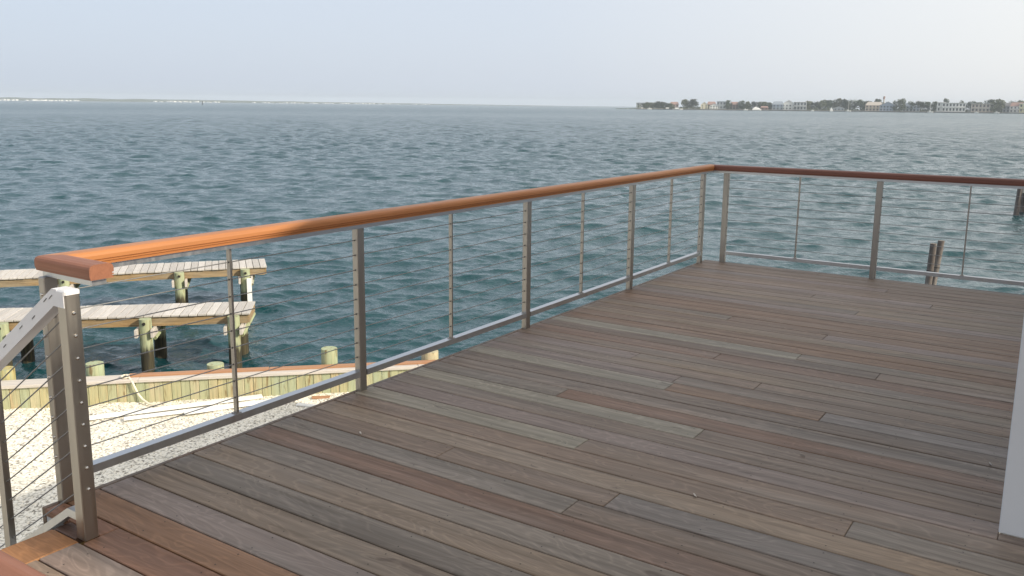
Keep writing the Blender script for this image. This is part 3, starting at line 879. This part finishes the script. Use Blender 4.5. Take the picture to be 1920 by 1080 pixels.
def slope_bar(x0, x1, z0, half, y0, y1, mat, nm, horiz=0.0):
    mb = MB(); mb.add([(x0, y0, z0 - half), (x0, y0, z0 + half), (x0, y1, z0 + half), (x0, y1, z0 - half),
                       (x1, y0, z0 - half + (x1 - x0) * SLP), (x1, y0, z0 + half + (x1 - x0) * SLP), (x1, y1, z0 + half + (x1 - x0) * SLP), (x1, y1, z0 - half + (x1 - x0) * SLP)],
                      [(0, 1, 2, 3), (7, 6, 5, 4), (1, 5, 6, 2), (0, 3, 7, 4), (0, 4, 5, 1), (3, 2, 6, 7)])
    return rpart(stair_r, mb, nm, mat)
XE = -6.0
slope_bar(NX - P - .030, XE, 0.852, 0.031, SY - 0.025, SY + 0.025, M['tape'], 'top_rail')
mb = MB(); mb.box(NX - P - .030, NX - P - .0016, SY - 0.025, SY + 0.025, 0.825, 0.8835); rpart(stair_r, mb, 'top_rail', M['tape'])
slope_bar(-2.872, XE, 0.078, 0.016, SY - 0.022, SY + 0.022, M['steel_bar'], 'bottom_rail')
mb = MB(); mb.box(-2.872, NX - P - .0005, SY - 0.022, SY + 0.022, 0.064, 0.094); rpart(stair_r, mb, 'bottom_rail', M['steel_bar'])
for cz in CZ:
    mb = MB(); mb.tube((NX, SY, cz), (XE, SY, cz + (XE - NX) * SLP), 0.0025, n=6); rpart(stair_r, mb, 'cable', M['cable'])
for x in (-3.345, -4.5, -6.0):
    zt = 0.82 + (x - (NX - P - .03)) * SLP; zb = 0.05 + (x + 2.872) * SLP
    mb = MB(); mb.box(x - 0.02, x + 0.02, SY - 0.012, SY + 0.012, zb - 0.30, zt); rpart(stair_r, mb, 'post', M['steel'])

for x_, dz in ((-2.865, 0.004), (-2.90, 0.012), (-2.985, -0.004), (-3.075, 0.006), (-3.20, 0.0)):
    zc_ = 0.852 + (x_ + 2.847) * SLP + dz; m_ = MB()
    m_.add([(x_, SY - 0.0262, zc_), (x_ + 0.022, SY - 0.0262, zc_ + 0.016), (x_ + 0.020, SY - 0.0262, zc_ + 0.0185), (x_ - 0.001, SY - 0.0262, zc_ + 0.003)], [(0, 1, 2, 3)])
    rpart(stair_r, m_, 'film_tear', M['dark'])

# the nearer railing across the stair, only its handrail end shows
near_r = empty('cable_railing', (-3.1, 0.42, 0))
tag(near_r, 'near railing showing only a reddish handrail in the bottom left corner', 'railing')
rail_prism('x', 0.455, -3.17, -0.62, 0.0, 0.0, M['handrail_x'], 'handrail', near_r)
mb = MB(); mb.box(-3.15, -0.66, 0.429, 0.481, 0.8705, 0.892); rpart(near_r, mb, 'top_rail', M['steel_bar'])
mb = MB(); mb.box(-3.10, -0.72, 0.433, 0.477, 0.080, 0.112); rpart(near_r, mb, 'bottom_rail', M['steel_bar'])
for x in (-2.81, -1.75, -0.70):
    mb = MB(); mb.cbox(x - P, x + P, 0.455 - P, 0.455 + P, 0.0005, 0.870, 0.003); rpart(near_r, mb, 'post', M['steel'])
for cz in CZ:
    mb = MB(); mb.tube((-2.81, 0.455, cz), (-0.70, 0.455, cz), 0.0025, n=6); rpart(near_r, mb, 'cable', M['cable'])

# stair
stair = empty('wooden_stair', (-2.96, 1.0, GZ))
tag(stair, 'wooden stair going down from the deck to the gravel behind the white rail', 'stair')
RISE, RUN = 0.1834, 0.28
for i in range(1, 19):
    z_ = -RISE * i; x_ = -2.957 - RUN * (i - 1)
    if z_ < GZ + 0.08: break
    mb = MB(); mb.cbox(x_ - RUN - 0.01, x_, 0.49, 1.50, z_ - 0.03, z_, 0.003)
    o = mb.obj('tread', M['deck'], stair); o.location = -Vector(stair.location); o.color = (0.26, 0.15, 0.09, 1)
for y_ in (0.505, 1.445):
    mb = MB(); L = 18 * RUN
    mb.add([(-2.96, y_, -0.25), (-2.96, y_, -0.56), (-2.96, y_ + .04, -0.56), (-2.96, y_ + .04, -0.25), (-2.96 - L, y_, -0.25 - L * .655 + .15), (-2.96 - L, y_, -3.36), (-2.96 - L, y_ + .04, -3.36), (-2.96 - L, y_ + .04, -0.25 - L * .655 + .15)],
           [(3, 2, 1, 0), (4, 5, 6, 7), (0, 4, 7, 3), (1, 2, 6, 5), (0, 1, 5, 4), (3, 7, 6, 2)])
    o = mb.obj('stringer', M['grey_paint'], stair); o.location = -Vector(stair.location)

# ================================================================== FAR SHORE
SH = 1585.0
PXM = SH / F_PX                     # metres per picture pixel at the shore
def mdl(name, c, rough=0.8): 
    if name not in M: M[name] = plain(name, c, rough)
    return M[name]
k = MT('far_foliage'); oi = k.n('ShaderNodeObjectInfo'); geo = k.n('ShaderNodeNewGeometry')
k.base(k.mix(1.0, oi.outputs['Color'], k.ramp(geo.outputs['Random Per Island'], [(0, G(0.6)), (0.5, G(1.0)), (1, G(1.5))]), 'MULTIPLY')); k.rough(0.9); M['leaf'] = k.m
mdl('bark', (0.10, 0.08, 0.06, 1)); mdl('far_glass', (0.04, 0.05, 0.06, 1), 0.2); mdl('far_white', (0.78, 0.78, 0.76, 1))
mdl('far_dark', (0.05, 0.05, 0.05, 1)); mdl('lawn', (0.07, 0.09, 0.035, 1))
RZT = 1.2                            # height of the far shore above the water
def spt(px, back=0.0):
    return at_dist(px, SH + back)
# land
def shore_land():
    pts_f = [1155, 1175, 1195, 1240, 1300, 1380, 1460, 1540, 1620, 1700, 1780, 1860, 1940, 2010, 2080]
    mb = MB(); vs = []; fs = []
    for i, px in enumerate(pts_f):
        a_ = spt(px, 26 if px < 1190 else 0); dep = 10 if px < 1190 else (60 if px < 1200 else 260)
        b_ = spt(px, dep)
        top = WZ + (0.7 if px < 1190 else RZT)
        vs += [(a_.x, a_.y, WZ - 2), (a_.x, a_.y, top), (b_.x, b_.y, top + 0.3), (b_.x, b_.y, WZ - 2)]
    for i in range(len(pts_f) - 1):
        q = i * 4
        for j in range(3): fs.append((q + j, q + j + 1, q + 4 + j + 1, q + 4 + j)[::-1])
    fs.append((0, 3, 2, 1)[::-1]); mb.add(vs, fs)
    tag(mb.obj('far_shore_land', M['lawn']), 'low built up peninsula across the bay at right', None, None, 'structure')
    fb = empty('shore_bulkhead', spt(1500, -0.5))
    tag(fb, 'dark seawall line with pale cap along the far peninsula', 'seawall')
    for i in range(2, len(pts_f) - 1):
        a_ = spt(pts_f[i], -0.6); b_ = spt(pts_f[i + 1], -0.6); d = (b_ - a_); n_ = Vector((d.y, -d.x, 0)).normalized() * 0.5
        for z0_, z1_, mat_, nm, e in ((WZ - 1, WZ + 1.1, M['far_dark'], 'seawall_panel', 0.0), (WZ + 1.1, WZ + 1.5, M['cap'], 'seawall_cap', 0.15)):
            m_ = MB(); q = [a_ + n_ * (1 + e), b_ + n_ * (1 + e), b_ - n_, a_ - n_]
            m_.add([(v.x, v.y, z0_) for v in q] + [(v.x, v.y, z1_) for v in q], [(0, 3, 2, 1), (4, 5, 6, 7), (0, 1, 5, 4), (1, 2, 6, 5), (2, 3, 7, 6), (3, 0, 4, 7)])
            o = m_.obj(nm, mat_, fb); o.location = -Vector(fb.location)
shore_land()

def crown_mesh(seed):
    rr = random.Random(seed); sv = []; sf = []
    cl = []
    for _ in range(26):
        th = rr.uniform(0, 6.28); u_ = rr.uniform(-0.75, 1); rad = rr.uniform(0.15, 0.78) * math.sqrt(max(0.05, 1 - u_ * u_ * 0.7))
        cl.append((rad * math.cos(th), rad * math.sin(th), u_ * 0.62, rr.uniform(0.20, 0.40)))
    for cx, cy, cz, cr_ in cl:
        for _ in range(46):
            v_ = Vector((rr.gauss(0, 1), rr.gauss(0, 1), rr.gauss(0, 1))).normalized() * cr_ * rr.uniform(0.7, 1.08)
            c_ = Vector((cx, cy, cz)) + v_
            t1 = Vector((rr.gauss(0, 1), rr.gauss(0, 1), rr.gauss(0, 1))).normalized(); t2 = t1.orthogonal().normalized()
            s1 = rr.uniform(0.05, 0.10); b = len(sv)
            sv += [c_ + t1 * s1, c_ + t2 * s1, c_ - t1 * s1, c_ - t2 * s1]; sf.append((b, b + 1, b + 2, b + 3))
    mb = MB(); mb.add(sv, sf)
    return mb.mesh('crown', M['leaf'])
crowns = [crown_mesh(i) for i in range(5)]
tm = MB(); tm.tube((0, 0, 0), (0, 0, 0.55), 0.035, 0.018, n=6); tm.tube((0, 0, 0.4), (0.12, 0.03, 0.75), 0.016, 0.006, n=5); tm.tube((0, 0, 0.42), (-0.1, 0.05, 0.72), 0.016, 0.006, n=5)
trunk_me = tm.mesh('trunk', M['bark'])
tid = [0]
def tree(x0, x1, ytop, label, back=20, dark=0):
    """spans picture columns x0..x1 with its top at row ytop"""
    px = (x0 + x1) / 2; D = SH + back
    p = at_dist(px, D)
    q = ray(px, ytop); zt = CAM_H + q.z / math.hypot(q.x, q.y) * D
    z0_ = WZ + RZT + 0.2; H = zt - z0_
    root = empty('tree', (p.x, p.y, z0_)); tag(root, label, 'tree', 'trees along the far shore')
    t_ = bpy.data.objects.new('trunk', trunk_me); col.objects.link(t_); t_.parent = root; t_.scale = (H * 0.7, H * 0.7, H)
    c_ = bpy.data.objects.new('crown', crowns[tid[0] % 5]); col.objects.link(c_); c_.parent = root
    wd = (x1 - x0) * PXM / 2 * 1.12
    c_.scale = (wd * 1.12, wd * 1.12, H * 0.60); c_.location = (0, 0, H * 0.50); c_.rotation_euler.z = tid[0] * 1.7
    g_ = [(0.045, 0.065, 0.028, 1), (0.065, 0.080, 0.035, 1), (0.035, 0.050, 0.028, 1), (0.08, 0.09, 0.04, 1)][(tid[0] * 7) % 4]
    c_.color = g_
    tid[0] += 1
def shrubs():
    rr = random.Random(8); sv = []; sf = []
    for _ in range(5200):
        px = rr.uniform(1196, 1960); dep = rr.uniform(16, 60); p = at_dist(px, SH + dep)
        h_ = (rr.random() ** 1.4) * (3.0 + 5.5 * (0.5 + 0.5 * math.sin(px * 0.19)) * (0.5 + 0.5 * math.sin(px * 0.053 + 1)))
        c_ = Vector((p.x, p.y, WZ + RZT + h_)); t1 = Vector((rr.gauss(0, 1), rr.gauss(0, 1), rr.gauss(0, 1))).normalized(); t2 = t1.orthogonal().normalized(); s1 = rr.uniform(0.6, 1.5); b = len(sv)
        sv += [c_ + t1 * s1, c_ + t2 * s1, c_ - t1 * s1, c_ - t2 * s1]; sf.append((b, b + 1, b + 2, b + 3))
    mb = MB(); mb.add(sv, sf); o = mb.obj('shrubs', M['leaf']); o.color = (0.055, 0.07, 0.032, 1)
    tag(o, 'hedges and shrubs along the far peninsula', None, None, 'stuff')
shrubs()
WALLS = {'white': (0.78, 0.78, 0.75, 1), 'cream': (0.72, 0.66, 0.50, 1), 'grey': (0.34, 0.37, 0.40, 1), 'blue': (0.30, 0.36, 0.44, 1), 'tan': (0.50, 0.42, 0.34, 1), 'brown': (0.28, 0.20, 0.17, 1), 'yellow': (0.75, 0.70, 0.40, 1), 'pink': (0.62, 0.50, 0.46, 1)}
ROOFS = {'g': (0.22, 0.22, 0.23, 1), 'r': (0.30, 0.19, 0.16, 1), 't': (0.42, 0.38, 0.34, 1), 'w': (0.6, 0.6, 0.6, 1), 'b': (0.24, 0.28, 0.33, 1)}
def far_house(x0, x1, ytop, wall, roof, kind, label, back=6, base=0.0, floors=2):
    px = (x0 + x1) / 2; D = SH + back; p = at_dist(px, D); W = (x1 - x0) * PXM
    q = ray(px, ytop); zt = CAM_H + q.z / math.hypot(q.x, q.y) * D; z0_ = WZ + RZT + base
    H = zt - z0_; dr = Vector((p.x, p.y, 0)).normalized(); ang = math.atan2(dr.y, dr.x) - math.pi / 2
    root = empty('house', (p.x, p.y, z0_), ang); tag(root, label, 'house', 'houses along the far shore')
    wm = mdl('wall_' + wall, WALLS[wall]); rm = mdl('roof_' + roof, ROOFS[roof])
    dep = max(9.0, W * 0.6)
    hw = W / 2
    def part(mb, nm, mat, par=None):
        return mb.obj(nm, mat, par or root)
    if kind in ('gable', 'side'):
        eave = H * (0.60 if kind == 'gable' else 0.62)
        mb = MB()
        if kind == 'gable':
            mb.add([(-hw, 0, 0), (hw, 0, 0), (hw, 0, eave), (0, 0, H * .985), (-hw, 0, eave), (-hw, dep, 0), (hw, dep, 0), (hw, dep, eave), (0, dep, H * .985), (-hw, dep, eave)],
                   [(0, 1, 2, 3, 4), (9, 8, 7, 6, 5), (0, 4, 9, 5), (1, 6, 7, 2), (2, 7, 8, 3), (3, 8, 9, 4)])
            part(mb, 'wall', wm)
            for sg in (-1, 1):
                m_ = MB(); e_ = hw * 1.07; ze = eave - (H - eave) * .07; t_ = 0.35
                m_.add([(sg * e_, -.7, ze), (0, -.7, H), (0, dep + .7, H), (sg * e_, dep + .7, ze), (sg * e_, -.7, ze + t_), (0, -.7, H + t_), (0, dep + .7, H + t_), (sg * e_, dep + .7, ze + t_)],
                       [(0, 1, 2, 3), (7, 6, 5, 4), (0, 4, 5, 1), (1, 5, 6, 2), (2, 6, 7, 3), (3, 7, 4, 0)])
                part(m_, 'roof', rm)
        else:
            mb.box(-hw, hw, 0, dep, 0, eave); part(mb, 'wall', wm)
            m_ = MB(); e_ = hw + .6
            m_.add([(-e_, -.8, eave), (e_, -.8, eave), (e_, dep + .8, eave), (-e_, dep + .8, eave), (-e_ * .72, dep / 2, H), (e_ * .72, dep / 2, H)],
                   [(0, 3, 2, 1), (0, 1, 5, 4), (2, 3, 4, 5), (1, 2, 5), (3, 0, 4)])
            part(m_, 'roof', rm)
        top = eave
    else:
        mb = MB(); mb.box(-hw, hw, 0, dep, 0, H - .4); part(mb, 'wall', wm)
        mb = MB(); mb.box(-hw - .5, hw + .5, -.6, dep + .5, H - .4, H); part(mb, 'roof', rm if kind == 'box' else mdl('far_white', WALLS['white']))
        top = H - .4
    fh = top / floors; n_w = max(2, int(W / 4.6))
    for f in range(floors):
        for i in range(n_w):
            cx = -hw + W * (i + .5) / n_w; ww = min(1.1, W / n_w * .34)
            m_ = MB(); m_.box(cx - ww, cx + ww, -.10, .05, f * fh + fh * .28, f * fh + fh * .80)
            part(m_, 'window', M['far_glass'])
    if kind == 'balcony':
        for f in range(1, floors + 1):
            m_ = MB(); zf = f * fh
            m_.box(-hw, hw, -2.6, -.02, zf - .35, zf) if f < floors else m_.box(-hw, hw, -2.2, -.62, zf - .05, zf + .25)
            part(m_, 'balcony' if f < floors else 'roof_overhang', M['far_white'])
            if f < floors:
                m_ = MB(); m_.box(-hw, hw, -2.6, -2.5, zf + .9, zf + 1.1)
                for i in range(n_w * 2 + 1): xx = -hw + W * i / (n_w * 2); m_.box(xx - .1 if i else xx, xx + .1, -2.6, -2.5, zf, zf + .9)
                part(m_, 'balustrade', M['far_white'])
        for i in range(n_w + 1):
            xx = -hw + .2 + (W - .4) * i / n_w
            m_ = MB(); m_.box(xx - .18, xx + .18, -2.45, -2.1, 0, top - .06); part(m_, 'column', M['far_white'])
    if kind == 'side':
        m_ = MB(); m_.box(-hw, hw, -3.2, -.82, top * .5, top * .5 + .3); part(m_, 'porch_roof', rm)
        for i in range(n_w + 1):
            xx = -hw + .3 + (W - .6) * i / n_w
            m_ = MB(); m_.box(xx - .15, xx + .15, -3.1, -2.8, 0, top * .5 - .01); part(m_, 'column', M['far_white'])
    return root
far_house(1193, 1207, 192.5, 'grey', 'g', 'box', 'grey boxy building at the left tip of the far peninsula', 40, floors=2)
for a_ in ((1205, 1219, 192, 'dark low tree just right of the grey boxy building on the far point'), (1214, 1228, 191.5, 'dark round tree second from the grey boxy building'), (1225, 1240, 190, 'taller dark tree in the left clump of the far peninsula'), (1237, 1252, 191.5, 'dull green tree at the right end of the left clump on the far point'), (1249, 1262, 193, 'low tree left of the small red roofed house on the far shore')): tree(*a_)
far_house(1256, 1272, 191, 'pink', 'r', 'side', 'small red roofed house left of the two tall far trees', 30)
tree(1277, 1291, 187, 'left one of the two tall round trees on the far shore', 30)
tree(1292, 1309, 185, 'right and taller one of the two tall round trees on the far shore', 26)
far_house(1314, 1327, 191.5, 'cream', 't', 'gable', 'narrow cream gabled house right of the tall far trees', 10)
far_house(1326, 1342, 190.5, 'pink', 'r', 'side', 'pinkish house with red roof behind the cream gabled house', 60)
far_house(1331, 1346, 194, 'white', 'b', 'gable', 'small white gabled house with blue grey roof on the far shore', 4)
far_house(1344, 1360, 190, 'grey', 'b', 'box', 'pale blue grey flat topped house left of the round tree', 14)
tree(1358, 1372, 188, 'round tree between the blue grey house and the red roofed house', 16)
far_house(1369, 1384, 191, 'brown', 'r', 'side', 'brown house with a red roof left of the long tree row', 22)
for a_ in ((1382, 1397, 189, 'first tree of the long row right of the brown house'), (1394, 1410, 190.5, 'tree in the row left of the tall white mast'), (1408, 1424, 191, 'tree standing behind the white covered boat'), (1421, 1438, 190, 'tree in the row right of the white covered boat'), (1436, 1450, 192, 'last tree of the row beside the blue grey gabled house')): tree(*a_)
far_house(1427, 1440, 199, 'brown', 'r', 'side', 'low reddish boathouse right of the white covered boat', 3, floors=1)
far_house(1449, 1468, 190, 'blue', 'b', 'side', 'blue grey house left of the big white gabled house', 12)
far_house(1467, 1490, 188, 'white', 't', 'gable', 'big white gabled house near the middle of the far shore', 14)
far_house(1489, 1511, 191, 'grey', 'w', 'balcony', 'grey and white balconied house right of the big white gable', 8)
for a_ in ((1508, 1524, 190, 'tree right of the grey and white balconied house'), (1521, 1537, 191, 'low dark tree left of the widest tree mass'), (1533, 1550, 188, 'tree at the left of the widest tree mass'), (1546, 1563, 187, 'full crowned tree in the widest tree mass'), (1563, 1579, 184.5, 'tallest flat topped tree in the widest tree mass'), (1577, 1593, 187, 'tree behind the second white mast'), (1590, 1606, 186.5, 'tree right of the second white mast'), (1604, 1622, 188, 'tree left of the porched house'), (1618, 1636, 188.5, 'tree behind the left gable of the porched house'), (1638, 1654, 185.5, 'tree left of the thin tower')): tree(*a_, back=34)
far_house(1565, 1582, 200, 'grey', 'w', 'gable', 'low grey boat shed below the tallest flat topped tree', 2, floors=1)
far_house(1625, 1653, 191, 'tan', 't', 'side', 'tan house with wide porch left of the thin tower', 6)
far_house(1652, 1677, 190.5, 'blue', 't', 'gable', 'blue grey gabled house just below the thin tower', 4)
tree(1676, 1697, 186, 'broad tree right of the blue grey gabled house under the tower', 4)
far_house(1695, 1722, 193, 'blue', 'b', 'side', 'long blue house half hidden among trees right of the broad tree', 14)
for a_ in ((1700, 1716, 190.5, 'small tree behind the long blue house'), (1716, 1732, 190.5, 'tree right of the long blue house'), (1729, 1745, 190, 'tree left of the third white mast'), (1746, 1761, 190.5, 'dense tree left of the long white balconied house')): tree(*a_)
far_house(1758, 1771, 191.5, 'white', 'w', 'balcony', 'narrow white house left of the long white balconied house', 10)
tree(1768, 1779, 185.5, 'dark tree rising behind the long white balconied house', 60)
tree(1796, 1810, 189.5, 'small dark tree behind the right end of the long white house', 60)
far_house(1771, 1806, 192.5, 'white', 'w', 'balcony', 'longest white balconied house on the far shore', 4)
for a_ in ((1812, 1828, 190.5, 'tree between the two long white houses'), (1826, 1842, 191, 'low tree behind the left end of the staircase house')): tree(*a_, back=40)
far_house(1826, 1858, 194.5, 'tan', 't', 'balcony', 'white balconied house with outside stairs left of the dark tree pair', 4)
tree(1846, 1864, 186.5, 'left crown of the big dark tree pair', 30)
tree(1860, 1884, 187.5, 'right and wider crown of the big dark tree pair', 6)
far_house(1883, 1898, 192.5, 'grey', 'g', 'side', 'grey hipped house right of the big dark tree pair', 10)
far_house(1897, 1918, 192, 'white', 'r', 'side', 'white house with a red roof near the right edge', 6)
far_house(1917, 1950, 194, 'yellow', 'w', 'balcony', 'yellow house cut by the right edge', 4)
for a_ in ((1890, 1908, 189.5, 'tree behind the grey hipped house'), (1906, 1925, 189.5, 'tree behind the red roofed white house at right edge')): tree(*a_, back=50)
# thin tower
def tower(px, ytop, label, back=120, r=1.3, name='water_tower'):
    D = SH + back; p = at_dist(px, D); q = ray(px, ytop); zt = CAM_H + q.z / math.hypot(q.x, q.y) * D; z0_ = WZ + RZT
    root = empty(name, (p.x, p.y, z0_)); tag(root, label, 'tower')
    mb = MB(); mb.tube((0, 0, 0), (0, 0, (zt - z0_) * .8), r * .8, n=10); mb.obj('shaft', mdl('roof_t', ROOFS['t']), root)
    mb = MB(); mb.tube((0, 0, (zt - z0_) * .8), (0, 0, zt - z0_), r * 1.3, n=10); mb.obj('tank', mdl('roof_r', ROOFS['r']), root)
tower(1656.5, 180.5, 'thin tower rising above the trees of the far shore')
# boats and masts
def boat(px, wpx, label, cover=False, mast=0, y_off=-16, hull='far_white'):
    p = spt(px, y_off); dr = Vector((p.x, p.y, 0)).normalized(); ang = math.atan2(dr.y, dr.x) - math.pi / 2
    L = wpx * PXM; root = empty('boat', (p.x, p.y, WZ), ang); tag(root, label, 'boat', 'boats along the far shore')
    st = 9; vs = []; fs = []
    for i in range(st):
        t = i / (st - 1); x = -L / 2 + L * t; b_ = L * 0.15 * min(1, 1.6 * (1 - t)) ** .6 if t > .4 else L * 0.15
        b_ = max(b_, .05); dk = 1.3 + .5 * t * t
        vs += [(x, -b_, dk), (x, -b_ * .7, .2), (x, 0, -.5), (x, b_ * .7, .2), (x, b_, dk)]
    for i in range(st - 1):
        for j in range(4): q = i * 5 + j; fs.append((q, q + 1, q + 6, q + 5))
        fs.append((i * 5 + 4, i * 5, i * 5 + 5, i * 5 + 9))
    fs.append((0, 4, 3, 2, 1))
    mb = MB(); mb.add(vs, fs); mb.obj('hull', M[hull], root)
    m_ = MB()
    if cover:
        hgt = 6.5
        m_.add([(-L * .48, -L * .14, 1.4), (-L * .48, L * .14, 1.4), (L * .45, -L * .1, 1.6), (L * .45, L * .1, 1.6), (-L * .15, 0, hgt), (L * .3, 0, hgt * .6), (-L * .42, 0, hgt * .5)],
               [(0, 2, 5, 4), (0, 4, 6), (1, 6, 4), (1, 4, 5, 3), (2, 3, 5), (0, 6, 1)]); m_.obj('canvas_cover', M['far_white'], root)
    else:
        m_.box(-L * .2, L * .15, -L * .08, L * .08, 1.2, 1.2 + min(2.4, L * .2)); m_.obj('cabin', M['far_white'], root)
    if mast:
        mm = MB(); mm.tube((0, 0, 1), (0, 0, mast), .22, .12, n=6); mm.tube((0, 0, 3), (-L * .4, 0, 3.1), .12, n=5); mm.obj('mast', M['far_white'], root)
boat(1419, 16, 'white canvas covered sailboat with a tall mast on the far shore', True, 17)
boat(1559.5, 5, 'tiny white sailboat on open water before the wide tree mass', True, 4, -60)
boat(1591, 9, 'sailboat with bare mast below the widest tree mass', False, 18, -5)
boat(1745, 9, 'sailboat with bare mast left of the dense far tree', False, 16, -5)
boat(1204, 9, 'white motorboat at the tip of the far peninsula', False, 0, 2)
boat(1218, 8, 'white motorboat second from the peninsula tip', False, 0, -4)
boat(1270, 20, 'long white motorboat below the small red roofed house', False, 0, -6)
boat(1252, 17, 'dark hulled boat left of the long white motorboat', False, 0, -10, 'far_dark')
boat(1398, 8, 'small white boat left of the canvas covered sailboat', False, 0, -5)
boat(1524, 5, 'small white boat below the low dark tree', False, 0, -5)
boat(1870, 8, 'small white boat below the big dark tree pair', False, 0, -5)
boat(1832, 6, 'small white boat before the staircase house', False, 0, -8)

# dim mainland on the left horizon
def mainland():
    D = 5300.0; vs = []; fs = []; cols = list(range(-260, 1200, 10))
    from mathutils import noise as mn
    for i, px in enumerate(cols):
        a_ = at_dist(px, D); b_ = at_dist(px, D + 250)
        h = 17.0 * (1.0 if px < 300 else max(0.02, 1 - (px - 300) / 800.0)) * (0.9 + 0.25 * mn.noise(Vector((px * .021, 0, 0)))) 
        vs += [(a_.x, a_.y, WZ - 1), (a_.x, a_.y, WZ + h * .55), (b_.x, b_.y, WZ + h), (b_.x, b_.y, WZ - 1)]
    for i in range(len(cols) - 1):
        q = i * 4
        for j in range(3): fs.append((q + j, q + j + 1, q + 5 + j, q + 4 + j)[::-1])
    mb = MB(); mb.add(vs, fs)
    tag(mb.obj('mainland_hills', mdl('far_woods', (0.06, 0.08, 0.05, 1))), 'dim low mainland on the left horizon', None, None, 'structure')
    mb = MB(); rr = random.Random(12)
    for lo, hi, n_ in ((-120, 150, 80), (290, 410, 30), (460, 700, 36), (700, 840, 8)):
        for _ in range(n_):
            px = rr.uniform(lo, hi); p = at_dist(px, D - rr.uniform(15, 60)); w_ = rr.uniform(5, 13); h_ = rr.uniform(2.5, 7) * (1 if px < 420 else .7)
            mb.box(p.x - w_, p.x + w_, p.y - 6, p.y + 6, WZ - .5, WZ + h_)
    o = mb.obj('mainland_town', M['far_white']); tag(o, 'faint white line of distant buildings on the left horizon', None, None, 'stuff')
mainland()

# ================================================================== HAZE
mb = MB(); mb.box(-6200, 6200, -6200, 6200, -7.0, 42.0)
hz = mb.obj('haze', None)
hm = bpy.data.materials.new('haze_air'); hm.use_nodes = True
ht = hm.node_tree; ht.nodes.clear()
ho = ht.nodes.new('ShaderNodeOutputMaterial'); pv = ht.nodes.new('ShaderNodeVolumePrincipled')
pv.inputs['Color'].default_value = (0.74, 0.84, 0.94, 1); pv.inputs['Density'].default_value = 0.00015
ht.links.new(pv.outputs[0], ho.inputs['Volume'])
hz.data.materials.append(hm)
tag(hz, 'thin pale summer haze over the bay', None, None, 'stuff')
hz.visible_shadow = True
